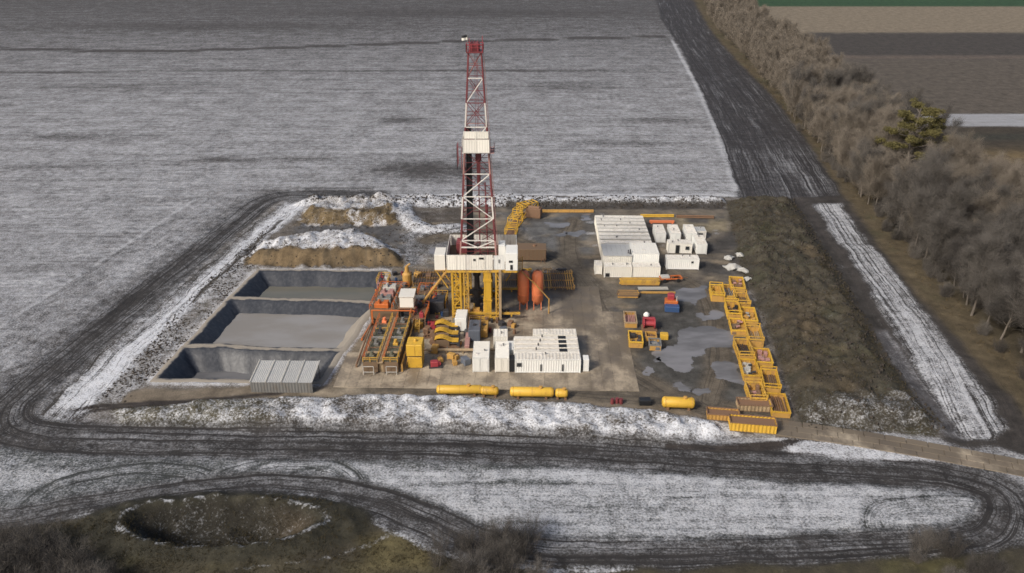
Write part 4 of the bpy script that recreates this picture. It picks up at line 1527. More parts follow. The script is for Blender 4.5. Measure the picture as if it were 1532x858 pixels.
b = MB().bbox(-.42, .42, -.9, .9, 0, 2.5, .03)
for k in range(8):
    b.box(-.40, .40, -.95, -.9, .2 + k * .28, .36 + k * .28)
o = b.build('louvred_cabinet', M['black'], loc=(0.0, by + 1.3, 0))
tag(o, 'black louvred cabinet between the front container and the white cabins', 'cabinet')
container('white double-door container at the west end of the cabins', (-5.45, 127.2, 0), R(90), 6.06, 2.9, 2.95, 'cold_white', 'white', 'white cabins beside the generators', doors=-1)
container('white windowless cabin next to the black louvred cabinet', (-1.75, 127.2, 0), R(90), 6.06, 2.5, 2.9, 'white', 'white', 'white cabins beside the generators', doors=-1, cat='cabin', name='cabin_container')
container('square white cabin behind the two front cabins', (-2.1, 133.2, 0), 0, 2.6, 3.0, 3.1, 'white', 'white', 'white cabins beside the generators', doors=0, cat='cabin', name='cabin_container')
b = MB().bbox(-.7, .7, -1.6, 1.6, .1, 2.4, .06).box(-.6, .6, -1.4, 1.4, 0, .1)
o = b.build('transformer_box', M['cold_white'], loc=(-.3, 129.8, 0))
tag(o, 'slim white box at the west ends of the cream generators', 'box')

# ------------------------------------------------------------------ silos, racks, tanks behind the pad
for i, px in enumerate((783, 804)):
    p = G(px, 465)
    s = thing('silo', ('orange upright cement silo nearer the rig' if i == 0 else 'orange upright cement silo farther from the rig'), 'silo', (p[0], p[1] + 1.0, 0), 0, 'two orange silos')
    MB().lathe((0, 0, .9), (0, 0, 1), [(0, .25), (1.0, 1.1), (1.02, 1.17), (6.6, 1.17), (7.3, .85), (7.6, .3)], 20).build('tank', M['orange'], s, True)
    for a in range(4):
        g = a * math.pi / 2 + .78
        MB().bar((math.cos(g) * 1.05, math.sin(g) * 1.05, 0), (math.cos(g) * 1.05, math.sin(g) * 1.05, 2.6), .16).build('leg', M['orange'], s)
    b = MB()
    for z in (3.4, 5.2):
        b.lathe((0, 0, z), (0, 0, 1), [(0, 1.18), (0, 1.21), (.1, 1.21), (.1, 1.18)], 18)
    b.build('hoop', M['orange'], s)
    b = MB()
    ladder(b, (0, 1.25, .2), (0, 1.25, 8.0), .5, .03, .4)
    b.build('ladder', M['rusty'], s)
    MB().lathe((0, 0, 8.3), (0, 0, 1), [(0, .35), (.35, .35), (.4, .1)], 10).build('hatch', M['rusty'], s)
o = MB().tube((-1.5, 0, 8.6), (1.2, -1.2, 6.4), .12, n=6).tube((1.2, -1.2, 6.4), (4.0, -1.4, 3.2), .12, n=6).tube((4.0, -1.4, 0), (4.0, -1.4, 3.3), .14, n=6).build('filling_pipe', M['ochre'], loc=(3.4, 148.6, 0))
tag(o, 'thin ochre filling pipe bent over the orange silos', 'pipe')


def pipe_rack(x0, x1, y0, y1, lab, n, plab, mats, zr=.7, r=.10):
    rk = thing('pipe_rack', lab, 'rack', ((x0 + x1) / 2, (y0 + y1) / 2, 0), 0, 'pipe racks behind the silos')
    w = (x1 - x0) / 2
    h = (y1 - y0) / 2
    for y in (-h * .75, 0, h * .75):
        b = MB().box(-w, w, y - .12, y + .12, zr - .22, zr)
        for x in (-w + .2, 0, w - .2):
            b.box(x - .1, x + .1, y - .1, y + .1, 0, zr - .22)
        b.box(-w, -w + .1, y - .1, y + .1, zr, zr + .5).box(w - .1, w, y - .1, y + .1, zr, zr + .5)
        b.build('beam', M['ochre'], rk)
    pm = [MB().lathe((0, -h, 0), (0, 1, 0), [(0, r * 1.3), (.5, r * 1.3), (.55, r), (2 * h - .5, r), (2 * h - .45, r * 1.35), (2 * h, r * 1.35)], 8).mesh('drill_pipe', M[m]) for m in mats]
    for i in range(n):
        x = (x0 + .25) + (x1 - x0 - .5) * i / (n - 1)
        o = bpy.data.objects.new('drill_pipe', random.choice(pm))
        link(o)
        o.location = (x, (y0 + y1) / 2 + random.uniform(-.35, .35), zr + r * 1.35)
        o.rotation_euler = (0, random.uniform(0, 3), random.uniform(-.006, .006))
        tag(o, plab, 'pipe', plab.split(' lying')[0] + ' group')


p0, p1 = G(750, 436), G(806, 404)
pipe_rack(-1.9, 4.2, 157.2, 167.5, 'brown pipe rack close behind the rig', 13, 'rust brown drill pipe lying on the rack close behind the rig', ('rusty', 'brown_steel'))
pipe_rack(-21.5, -13.2, 159.5, 167.5, 'rust red pipe rack west of the rig', 15, 'rust red casing pipe lying on the rack west of the rig', ('rusty', 'pale_red', 'brown_steel'))
pipe_rack(5.2, 13.4, 157.2, 167.0, 'ochre pipe rack behind the second orange silo', 17, 'drill pipe lying on the ochre rack behind the second silo', ('ochre', 'rusty', 'brown_steel'))
for k, (x, y, m) in enumerate(((3.2, 166.6, 'yellow_worn'), (7.8, 166.9, 'tan'), (11.0, 166.6, 'dark'))):
    b = MB().bar((-1.2, 0, 1.25), (1.2, .1, 1.25), .25).bar((-.9, -.8, 1.2), (.9, .8, 1.2), .16).bar((-.7, .7, 1.2), (.8, -.7, 1.2), .16).box(-.5, .5, -.3, .3, .95, 1.12)
    o = b.build('lifting_frame', M[m], loc=(x, y, 0))
    tag(o, ('yellow lifting frame laid on the brown pipe rack', 'tan lifting frame laid on the middle of the ochre rack', 'dark lifting frame laid on the east half of the ochre rack')[k], 'frame')
# big brown tank
t = thing('steel_tank', 'large rust brown rectangular tank with a flat top', 'tank', (3.0, 175.4, 0), YR)
MB().bbox(-5.1, 4.9, -2.0, 2.0, .55, 3.2, .06).build('body', M['brown_steel'], t)
b = MB()
for k in range(11):
    x = -4.8 + k * .95
    b.box(x - .04, x + .04, -2.07, -2.0, .6, 3.1)
b.build('rib', M['rusty'], t)
b = MB()
for y in (-1.4, 1.4):
    b.box(-5.3, 5.1, y - .2, y + .2, 0, .55)
b.build('skid', M['dark'], t)
for x in (-3, 2.2):
    MB().lathe((x, .4, 3.2), (0, 0, 1), [(0, .45), (.2, .45), (.25, .2)], 12).build('hatch', M['rusty'], t)
b = MB().bar((3.6, -2.5, 0), (4.1, -2.3, 1.3), .1).bar((4.7, -2.5, 0), (4.1, -2.3, 1.3), .1)
b.build('drain_pipe', M['rusty'], t)
o = MB().bbox(-.6, .6, -.6, .6, 0, 1.3, .15).tube((0, 0, 1.3), (0, 0, 1.6), .25, n=8).build('water_tank', M['cold_white'], loc=(1.6, 179.4, 0))
tag(o, 'small white cube tank behind the brown tank', 'tank')


def frame_crate(lab, loc, rz, L, W, H, mat, group, tilt=(0, 0), name='open_frame'):
    c = thing(name, lab, 'frame', loc, rz, group)
    c.rotation_euler = (tilt[0], tilt[1], rz)
    b = MB()
    for x in (-W / 2, W / 2):
        for y in (-L / 2, L / 2):
            b.box(x - .09, x + .09, y - .09, y + .09, 0, H)
    for z in (.1, H - .1):
        for x in (-W / 2, W / 2):
            b.bar((x, -L / 2, z), (x, L / 2, z), .18)
        for y in (-L / 2, L / 2):
            b.bar((-W / 2, y, z), (W / 2, y, z), .18)
    b.build('frame', M[mat], c)
    b = MB()
    for k in range(1, 4):
        y = -L / 2 + L * k / 4
        b.bar((-W / 2, y, H - .1), (W / 2, y, H - .1), .14)
    for x in (-W / 2, W / 2):
        b.bar((x, -L / 2, .1), (x, L / 2, H - .1), .12)
    b.build('rung', M[mat], c)
    MB().box(-W / 2 + .1, W / 2 - .1, -L / 2 + .1, L / 2 - .1, .12, .2).build('deck', M['rusty'], c)
    return c


for k, (px, py, a, L, H, lab) in enumerate(((757, 354, -8, 5.0, 2.2, 'yellow open steel frame nearest the brown tank'), (763, 340, -16, 5.0, 2.6, 'yellow open steel frame second behind the brown tank'),
                                           (772, 329, -24, 5.2, 3.0, 'yellow open steel frame third behind the brown tank'), (781, 324, -55, 5.0, 3.2, 'yellow open steel frame at the back end of the bent row'))):
    p = G(px + 8, py - 4)
    frame_crate(lab, (p[0], p[1], 0), R(a), L, 2.6, H, 'yellow', 'yellow frames in a bent row behind the rig')
p = G(792, 325)
b = MB().bbox(-2.0, 2.0, -1.2, 1.2, .3, 2.6, .1).box(-1.8, 1.8, -1.0, 1.0, 0, .3).tube((-1.5, 0, 2.6), (1.5, 0, 2.6), .5, n=10)
o = b.build('winch_skid', M['rusty'], loc=(p[0] + 1.2, p[1], 0), rz=R(-15))
tag(o, 'rust red winch skid at the end of the yellow frames', 'skid')
for (pa, pb, m, lab) in (((800, 318), (888, 318), 'ochre', 'ochre pipeline lying below the back bank west of the camp'), ((958, 325), (1008, 325), 'lemon', 'yellow pipeline lying behind the camp block'),
                         ((1012, 326), (1068, 327), 'rusty', 'rusty pipeline lying behind the loose containers')):
    a, c = G(*pa), G(*pb)
    b = MB()
    for k, dz in enumerate((.22, .22, .58)):
        dy = (-.22, .24, 0)[k]
        b.tube((a[0], a[1] + dy, dz), (c[0], c[1] + dy, dz), .21, n=8)
    o = b.build('pipeline', M[m])
    tag(o, lab, 'pipe')

# ------------------------------------------------------------------ mud system on the west side of the pad
def mud_tank(lab, x, y0, L, W, H, rm):
    t = thing('mud_tank', lab, 'tank', (x, y0 + L / 2, 0), R(-1.5), 'open mud tanks')
    b = MB()
    for s in (-1, 1):
        b.box(s * W / 2 - .05, s * W / 2 + .05, -L / 2, L / 2, .3, H)
        b.box(-W / 2 + .05, W / 2 - .05, s * (L / 2 - .05) - .05, s * (L / 2 - .05) + .05, .3, H)
    b.box(-W / 2, W / 2, -L / 2, L / 2, .15, .3)
    for k in range(12):
        y = -L / 2 + .4 + k * (L - .8) / 11
        for s in (-1, 1):
            b.box(s * W / 2 + (.05 if s > 0 else -.12), s * W / 2 + (.12 if s > 0 else -.05), y - .05, y + .05, .3, H)
    b.build('wall', M['brown_steel'], t)
    b = MB()
    for x_ in (-W / 2 + .25, W / 2 - .25):
        b.box(x_ - .12, x_ + .12, -L / 2 - .2, L / 2 + .2, 0, .15)
    b.build('skid', M['dark'], t)
    MB().box(-W / 2 + .06, W / 2 - .06, -L / 2 + .12, L / 2 - .12, H - .7, H - .62).build('drilling_mud', M['grey_steel'], t)
    b = MB()
    for k in range(int(L / .45)):
        y = -L / 2 + .2 + k * .45
        b.box(-W / 2 + .06, W / 2 - .06, y, y + .22, H - .02, H + .03)
    b.build('grating', M['green'], t)
    for k in range(4):
        y = -L / 2 + 2.0 + k * (L - 4) / 3
        b = MB().bbox(-.45, .45, y - .5, y + .5, H + .05, H + .45, .05).tube((0, y, H + .45), (0, y, H + 1.05), .3, n=10)
        b.build('agitator', M[rm[k % len(rm)]], t)
    b = MB()
    rail(b, [(-W / 2, -L / 2, H), (-W / 2, L / 2, H)], 1.1, .045, 1.8)
    b.build('railing', M['orange_rail'], t)
    b = MB()
    rail(b, [(-W / 2, -L / 2, H), (W / 2, -L / 2, H)], .9, .06, .9)
    b.build('railing', M['yellow_worn'], t)
    b = MB()
    rail(b, [(W / 2, -L / 2, H), (W / 2, L / 2, H)], 1.1, .045, 1.8)
    b.build('railing', M['yellow_worn'], t)
    for k in range(5):
        y = -L / 2 + 1.0 + k * (L - 2) / 4
        MB().tube((-W / 2 + .1, y, H + .18), (W / 2 - .1, y + .3, H + .18), .1, n=6).build('cross_pipe', M[('ochre', 'rusty', 'grey_steel')[k % 3]], t)
    for k in range(3):
        y = -L / 2 + 3.4 + k * (L - 6) / 2
        MB().box(-W / 2 + .1, W / 2 - .1, y - .35, y + .35, H + .035, H + .09).build('walk_plate', M[('tan', 'pale_scrap', 'rusty')[k]], t)
    return t


mud_tank('west open mud tank with green grating and orange railing', -24.5, 124.0, 17.0, 2.5, 2.2, ['green', 'grey_steel', 'dark', 'orange'])
mud_tank('middle open mud tank with pale agitators beside the walkway', -21.0, 124.0, 17.0, 2.5, 2.2, ['green', 'yellow_worn', 'grey_steel', 'grey_steel'])
b = MB().box(-.45, .45, -8.8, 8.8, 2.1, 2.2)
for s in (-1, 1):
    b.bar((s * .45, -8.8, 2.3), (s * .45, 8.8, 2.3), .1)
for y in (-8, -4, 0, 4, 8):
    b.box(-.4, .4, y - .1, y + .1, 0, 2.1)
o = b.build('walkway', M['tan'], loc=(-22.75, 132.5, 0), rz=R(-1.5))
tag(o, 'tan plank walkway between the two open mud tanks', 'walkway')
for k, x in enumerate((-25.0, -21.0)):
    b = MB()
    for s in (-.9, .9):
        b.bar((s, 0, 0), (s, 0, 1.7), .1)
    b.bar((-.9, 0, .6), (.9, 0, .6), .09).bar((-.9, 0, 1.7), (.9, 0, 1.7), .09)
    o = b.build('barrier_frame', M['pale_scrap'], loc=(x, 123.3, 0))
    tag(o, 'white tube barrier at the south end of the %s' % ('west mud tank' if k == 0 else 'middle mud tank'), 'barrier')
t = thing('shaker_tank', 'shaker tank with red machines and orange rails near the pits', 'tank', (-24.4, 149.5, 0), R(-4), 'open mud tanks')
MB().bbox(-3.2, 2.6, -5.5, 5.5, .2, 2.4, .05).box(-3.0, 2.4, -5.3, 5.3, 0, .2).build('body', M['brown_steel'], t)
for k in range(4):
    y = -4.2 + k * 2.6
    b = MB().bbox(-2.4, .4, y - .7, y + .7, 2.45, 3.3, .08).tube((-1.6, y - .6, 3.5), (-1.6, y + .6, 3.5), .32, n=8).box(-.6, .3, y - .6, y + .6, 3.3, 3.7)
    b.build('shale_shaker', M[('orange_rail', 'grey_steel', 'pale_red', 'pale_scrap')[k]], t)
b = MB()
rail(b, [(-3.2, -5.5, 2.4), (-3.2, 5.5, 2.4), (2.6, 5.5, 2.4)], 1.1, .05, 1.3)
rail(b, [(1.2, -5.5, 2.4), (1.2, 5.5, 2.4)], 1.1, .05, 1.3)
b.build('railing', M['orange_rail'], t)
b = MB()
for k in range(7):
    b.tube((1.4 + random.uniform(0, .8), -5 + k * 1.5, 2.4), (1.5, -5.2 + k * 1.5, 3.2 + random.uniform(0, .8)), .14, n=6)
b.build('pipework', M['grey_steel'], t)
# pipes, hoses and railings around the mud system
for k, (m, pts_, r, lab) in enumerate((
        ('rusty', [(-27.6, 126, .5), (-27.4, 146, .5), (-26.8, 156, 1.8)], .16, 'rusty pipe along the pit side of the west mud tank'),
        ('ochre', [(-19.3, 124.5, 1.4), (-19.0, 141, 1.4), (-17.5, 146, 1.4)], .15, 'ochre pipe between the middle mud tank and the yellow unit'),
        ('orange_rail', [(-27.2, 142.2, 3.2), (-19.0, 142.0, 3.2), (-18.8, 142, .3)], .14, 'orange cross pipe above the north ends of the mud tanks'),
        ('tan', [(-19.4, 143.8, .4), (-12.6, 143.6, .4), (-12.5, 141.8, .4)], .2, 'tan pipe from the mud tanks to the rig foot'),
        ('grey_steel', [(-17.6, 139, .3), (-12.2, 139.2, .3), (-12.0, 133, .3)], .13, 'grey hose behind the mud pumps'),
        ('rusty', [(-18.6, 131.5, .35), (-13.8, 131.8, .35)], .15, 'short rusty pipe between the yellow unit and the pumps'),
        ('dark', [(-24, 156.5, .2), (-20, 158, .2), (-16, 156.5, .2), (-12.5, 157.6, .2)], .13, 'dark hose winding behind the raised cabin'),
        ('orange_rail', [(-29.0, 158, .3), (-27.0, 147, .3), (-28.3, 136, .3)], .12, 'orange hose lying along the pit edge'))):
    b = MB()
    for p_, q_ in zip(pts_[:-1], pts_[1:]):
        b.tube(p_, q_, r, n=7)
    for p_ in pts_:
        b.box(p_[0] - .15, p_[0] + .15, p_[1] - .15, p_[1] + .15, 0.02, p_[2])
    o = b.build('pipe_run', M[m])
    tag(o, lab, 'pipe')
for k, (x, y, w_, l_, h_, m, lab) in enumerate((
        (-18.0, 143.0, 3.0, 5.5, 2.4, 'rusty', 'rusty platform with railings north of the yellow unit'),
        (-14.8, 149.8, 3.2, 3.6, 2.0, 'ochre', 'ochre platform with railings west of the rig legs'),
        (-17.6, 154.6, 3.6, 3.0, 1.6, 'brown_steel', 'brown platform with railings behind the dark machine block'),
        (-27.6, 160.4, 2.4, 3.4, 1.4, 'pale_red', 'faded red platform at the corner of the northern pit'))):
    t = thing('work_platform', lab, 'platform', (x, y, 0), R(-3))
    MB().box(-w_ / 2, w_ / 2, -l_ / 2, l_ / 2, h_ - .12, h_).build('deck', M[m], t)
    for sx in (-1, 1):
        for sy in (-1, 1):
            MB().box(sx * (w_ / 2 - .1) - .09, sx * (w_ / 2 - .1) + .09, sy * (l_ / 2 - .1) - .09, sy * (l_ / 2 - .1) + .09, 0, h_ - .12).build('leg', M[m], t)
    b = MB()
    rail(b, [(-w_ / 2, -l_ / 2, h_), (-w_ / 2, l_ / 2, h_), (w_ / 2, l_ / 2, h_), (w_ / 2, -l_ / 2, h_)], 1.1, .05, 1.0)
    b.build('railing', M['yellow_worn' if k % 2 else 'orange_rail'], t)
    b = MB()
    ladder(b, (0, -l_ / 2, h_), (0, -l_ / 2 - 1.6, .05), .8, .05, .3)
    b.build('stair', M['yellow_worn'], t)
    rr = random.Random(k)
    for j in range(3):
        x_, y_ = rr.uniform(-w_ / 2 + .5, w_ / 2 - .5), -l_ / 2 + .7 + j * (l_ - 1.4) / 2
        b = MB().bbox(x_ - .4, x_ + .4, y_ - .35, y_ + .35, h_, h_ + rr.uniform(.5, 1.1), .06).tube((x_, y_, h_ + .4), (x_, y_, h_ + 1.4), .12, n=6)
        b.build('motor', M[rr.choice(['orange_rail', 'grey_steel', 'dark', 'bright_red', 'pale_scrap'])], t)
# small gear lying about on the pad
crg = random.Random(12)
cm = {}
for nm in ('rusty', 'dark', 'grey_steel', 'ochre', 'blue_grey'):
    b = MB().bbox(-.55, .55, -.4, .4, .1, .85, .04).box(-.5, -.3, -.4, .4, 0, .1).box(.3, .5, -.4, .4, 0, .1)
    for k in range(3):
        b.box(-.57, .57, -.44, -.4, .2 + k * .22, .32 + k * .22)
    cm['crate', nm] = b.mesh('equipment_crate', M[nm])
for nm in ('red', 'blue', 'rusty'):
    cm['drum', nm] = MB().lathe((0, 0, 0), (0, 0, 1), [(0, .29), (.3, .29), (.31, .32), (.34, .32), (.35, .29), (.6, .29), (.61, .32), (.64, .32), (.65, .29), (.9, .29)], 12).mesh('oil_drum', M[nm])
for k in range(44):
    a_ = (((596, 470), (668, 462), (668, 485), (640, 500), (600, 500)), ((676, 486), (770, 478), (770, 500), (736, 500), (680, 520)), ((590, 412), (668, 404), (672, 436), (598, 440)), ((640, 526), (705, 526), (700, 545), (640, 548)))[k % 4]
    w_ = [crg.random() ** 5 + 1e-4 for _ in a_]
    px_ = sum(w * q[0] for w, q in zip(w_, a_)) / sum(w_)
    py_ = sum(w * q[1] for w, q in zip(w_, a_)) / sum(w_)
    kd = 'drum' if k % 3 == 0 else 'crate'
    nm = crg.choice([q[1] for q in cm if q[0] == kd])
    p = G(px_, py_)
    o = bpy.data.objects.new('oil_drum' if kd == 'drum' else 'equipment_crate', cm[kd, nm])
    link(o)
    o.location = (p[0], p[1], .045)
    o.rotation_euler = (0, 0, crg.uniform(0, 3))
    sc_ = crg.uniform(.85, 1.5) if kd == 'crate' else 1.0
    o.scale = (sc_, sc_, sc_)
    wh = ('left of the rig legs', 'in front of the rig legs', 'behind the raised white cabin', 'on the concrete south of the mud pumps')[k % 4]
    cn = {'rusty': 'rust brown', 'dark': 'dark', 'grey_steel': 'grey', 'ochre': 'ochre', 'blue_grey': 'blue grey', 'red': 'dark red', 'blue': 'blue'}[nm]
    lab_ = 'small %s %s among the gear %s' % (cn, 'drum' if kd == 'drum' else 'crate', wh)
    tag(o, lab_, 'drum' if kd == 'drum' else 'crate', lab_[6:])
# white cabin on posts
p = G(611, 482)
c = thing('raised_cabin', 'small white cabin raised on posts above the mud tanks', 'cabin', (p[0], p[1] + 1, 0), 0)
MB().bbox(-1.35, 1.35, -1.8, 1.8, 3.6, 5.8, .05).build('wall', M['white'], c)
MB().box(-1.5, 1.5, -1.95, 1.95, 5.8, 5.9).build('roof', M['white'], c)
MB().box(-1.7, 1.7, -2.2, 2.2, 3.4, 3.58).build('deck', M['rusty'], c)
for x in (-1.3, 1.3):
    for y in (-1.7, 1.7):
        MB().bar((x, y, 0), (x, y, 3.4), .18).build('leg', M['dark'], c)
b = MB()
ladder(b, (1.6, -2.2, 3.5), (2.4, -4.2, 0), .7, .05, .35, Vector((0.9, .3, 0)))
b.build('stair', M['dark'], c)
MB().box(-1.37, -1.35, -.4, .4, 4.0, 5.4).build('door', M['grey_steel'], c)
o = MB().lathe((0, 0, 0), (0, 0, 1), [(0, 1.0), (2.6, 1.0), (3.1, .5), (4.4, .35)], 12).tube((0, 0, 4.4), (.8, 0, 5.0), .2, n=6).build('separator', M['ochre'], loc=(-22.6, 161.0, 0), smooth=False)
tag(o, 'ochre upright gas separator between the pits and the raised cabin', 'separator')
for (px, py, W, L, H, m, lab) in ((630, 474, 3.4, 4.6, 2.6, 'grey_steel', 'grey rectangular tank right of the raised white cabin'), (651, 471, 3.8, 3.4, 2.8, 'dark', 'dark purple-black machine block left of the rig'),
                                  (710, 512, 2.2, 4.5, 2.4, 'blue_grey', 'blue grey tank between the white cabinet and the ochre box'), (724, 506, 1.5, 4.2, 1.7, 'ochre', 'ochre box in front of the lemon rig leg')):
    p = G(px, py)
    b = MB().bbox(-W / 2, W / 2, -L / 2, L / 2, .2, H, .06).box(-W / 2 + .1, W / 2 - .1, -L / 2 + .1, L / 2 - .1, 0, .2)
    t = thing('equipment_tank', lab, 'tank', (p[0], p[1] + L / 2, 0), YR)
    b.build('body', M[m], t)
    b = MB()
    for k in range(4):
        x = -W / 2 + .3 + k * (W - .6) / 3
        b.box(x - .05, x + .05, -L / 2 - .06, -L / 2, .25, H - .1)
    b.build('rib', M[m], t)
    MB().lathe((0, 0, H), (0, 0, 1), [(0, .35), (.2, .35), (.22, .1)], 10).build('hatch', M['dark'], t)
    b = MB()
    rail(b, [(-W / 2, -L / 2, H), (-W / 2, L / 2, H), (W / 2, L / 2, H)], .9, .035, 1.2)
    b.build('railing', M['rusty'], t)
# tall yellow unit
p = G(621, 552)
t = thing('chemical_hopper', 'tall yellow steel unit of two stacked boxes by the mud tanks', 'hopper', (p[0] + .1, p[1] + 1.6, 0), R(-1))
MB().bbox(-1.45, 1.35, -1.6, 1.6, 2.55, 4.7, .08).build('upper_box', M['lemon'], t)
MB().box(-1.2, 1.1, -1.3, 1.4, 2.2, 2.55).build('collar', M['dark'], t)
MB().bbox(-1.35, 1.25, -1.5, 1.6, .15, 2.2, .08).build('lower_box', M['yellow'], t)
MB().lathe((0, 0, 4.7), (0, 0, 1), [(0, .3), (.35, .25), (.5, .05)], 8).build('hatch', M['yellow_worn'], t)
MB().bar((0, -1.62, 2.6), (0, -1.62, 4.5), .08).build('seam', M['yellow_worn'], t)
b = MB()
b.bar((-1.8, -1.9, 0), (-1.2, 1.4, 2.3), .12).bar((-1.8, -1.9, 0), (-1.3, -1.5, 0.1), .1)
b.build('support', M['ochre'], t)
# triplex mud pumps under arched yellow guards
for k in range(3):
    p = G(668, 522 - k * 11.5)
    t = thing('mud_pump', ('mud pump with arched yellow guard, nearest of the three', 'mud pump with arched yellow guard, middle of the three', 'mud pump with arched yellow guard, farthest of the three')[k], 'pump', (p[0], p[1] + .9, 0), YR, 'three mud pumps')
    MB().box(-2.4, 2.4, -.75, .75, 0, .35).build('skid', M['rusty'], t)
    MB().bbox(-2.0, .6, -.6, .6, .35, 1.5, .06).build('crankcase', M['brown_steel'], t)
    vs, fs = [], []
    n = 9
    for i in range(n):
        u = i / (n - 1)
        x = -2.2 + u * 4.4
        z = 1.45 + .85 * math.sin(math.pi * min(1, u * 1.25 + .12)) * (1 - .35 * u)
        for yy_ in (-.7, .7):
            vs += [(x, yy_, z), (x, yy_, z - .16)]
    for i in range(n - 1):
        a = i * 4
        e = a + 4
        fs += [(a, e, e + 2, a + 2), (a + 1, a + 3, e + 3, e + 1), (a, a + 1, e + 1, e), (a + 2, e + 2, e + 3, a + 3)]
    fs += [(0, 2, 3, 1), (n * 4 - 4, n * 4 - 3, n * 4 - 1, n * 4 - 2)]
    MB().add(vs, fs).build('guard', M['yellow'], t)
    b = MB()
    for y in (-.4, 0, .4):
        b.tube((.7, y, .9), (2.3, y, .9), .17, n=8)
    b.bbox(1.9, 2.5, -.65, .65, .35, 1.3, .05)
    b.build('fluid_end', M['dark'], t)
    MB().lathe((-2.6, -.6, 1.1), (0, 1, 0), [(0, .55), (1.2, .55)], 12).build('drive_motor', M['bright_red' if k == 2 else 'rusty'], t)
p = G(690, 498)
t = thing('control_cabinet', 'tall white control cabinet standing behind the mud pumps', 'cabinet', (p[0], p[1] + 2.2, 0), R(-2))
MB().bbox(-1.1, 1.1, -2.0, 2.0, .3, 2.9, .05).build('body', M['cold_white'], t)
MB().box(-1.0, 1.0, -1.9, 1.9, 0, .3).build('base', M['dark'], t)
MB().box(-.7, .1, -2.04, -2.0, .5, 2.3).build('door', M['mast_white'], t)
p = G(699, 522)
o = MB().bbox(-.45, .45, -2.6, 2.6, .2, 1.0, .05).box(-.3, .3, -2.4, -2.0, 0, .2).box(-.3, .3, 2.0, 2.4, 0, .2).build('cable_tray', M['pale_red'], loc=(p[0], p[1] + 2.0, 0))
tag(o, 'dull pink cable tray between the pumps and the white containers', 'tray')
t = thing('small_pump', 'small bright red pump skid on the concrete by the yellow unit', 'pump', (*G(652, 549), 0), R(8))
MB().box(-1.2, 1.2, -.7, .7, 0, .25).build('skid', M['dark'], t)
MB().bbox(-.9, .5, -.5, .5, .25, 1.2, .1).build('engine', M['bright_red'], t)
MB().lathe((.6, -.3, .7), (0, 1, 0), [(0, .35), (.6, .35)], 10).build('pump_head', M['bright_red'], t)
MB().tube((-1.1, .2, .25), (-1.1, .2, 1.0), .12, n=6).build('exhaust_pipe', M['dark'], t)
a, c = G(638, 529), G(772, 529)
b = MB().tube((a[0], a[1], .75), (c[0], c[1], .75), .28, n=8)
for k in range(6):
    x = a[0] + .6 + k * (c[0] - a[0] - 1.2) / 5
    b.box(x - .12, x + .12, a[1] - .25, a[1] + .25, 0, .5)
o = b.build('suction_pipe', M['tan'])
tag(o, 'tan suction pipe on supports running behind the white cabins', 'pipe')
p = G(649, 490)
for k, (px, py, m, lab) in enumerate(((646, 492, 'bright_red', 'red valve stand beside the farthest mud pump'), (640, 505, 'rusty', 'rusty manifold west of the mud pumps'), (660, 466, 'pale_red', 'faded red manifold at the rig foot'),
                                      (756, 474, 'dark', 'dark hose reel right of the rig legs'), (606, 478, 'dark', 'dark pump under the raised white cabin'))):
    p = G(px, py)
    b = MB().box(-.9, .9, -.6, .6, 0, .15).tube((-.7, 0, .6), (.7, 0, .6), .18, n=8)
    for x in (-.6, 0, .6):
        b.tube((x, 0, .15), (x, 0, 1.4), .12, n=6).lathe((x, -.05, 1.4), (0, 1, 0), [(0, .28), (.1, .28)], 10)
    o = b.build('valve_manifold', M[m], loc=(p[0], p[1], 0), rz=random.uniform(-.3, .3))
    tag(o, lab, 'manifold')

# ------------------------------------------------------------------ grey sheet roof at the south pit
t = thing('shelter', 'low shelter with a ribbed grey sheet roof at the pit edge', 'shelter', (-38.6, 120.6, 0), R(-1))
b = MB()
zf, zk, yf, ykk = 2.0, 2.75, -3.1, 2.9
for k in range(4):
    x0 = -5.2 + k * 2.6
    pb = MB()
    nn = 8
    vs, fs = [], []
    for i in range(nn * 2 + 1):
        x = x0 + .06 + (2.48) * i / (nn * 2)
        dz = .06 * (i % 2)
        vs += [(x, yf, zf + dz), (x, ykk, zk + dz)]
    fs = [(2 * i, 2 * i + 2, 2 * i + 3, 2 * i + 1) for i in range(nn * 2)]
    pb.add(vs, fs).build('roof_panel', M['grey_roof'], t)
for k in range(5):
    x = -5.2 + k * 2.6
    MB().bar((x, yf - .03, zf + .13), (x, ykk + .03, zk + .13), .2, .08).build('cover_strip', M['pale_scrap'], t)
for x in (-5.0, 0, 5.0):
    MB().bar((x, yf + .1, 0), (x, yf + .1, zf - .02), .12).build('post', M['grey_steel'], t)
    MB().bar((x, ykk - .3, -.9), (x, ykk - .3, zk - .06), .12).build('post', M['grey_steel'], t)
b = MB()
corrug(b, -5.2, 5.2, .0, zf - .03, yf + .03, -1, .5, .05)
b.build('wall', M['grey_steel'], t)

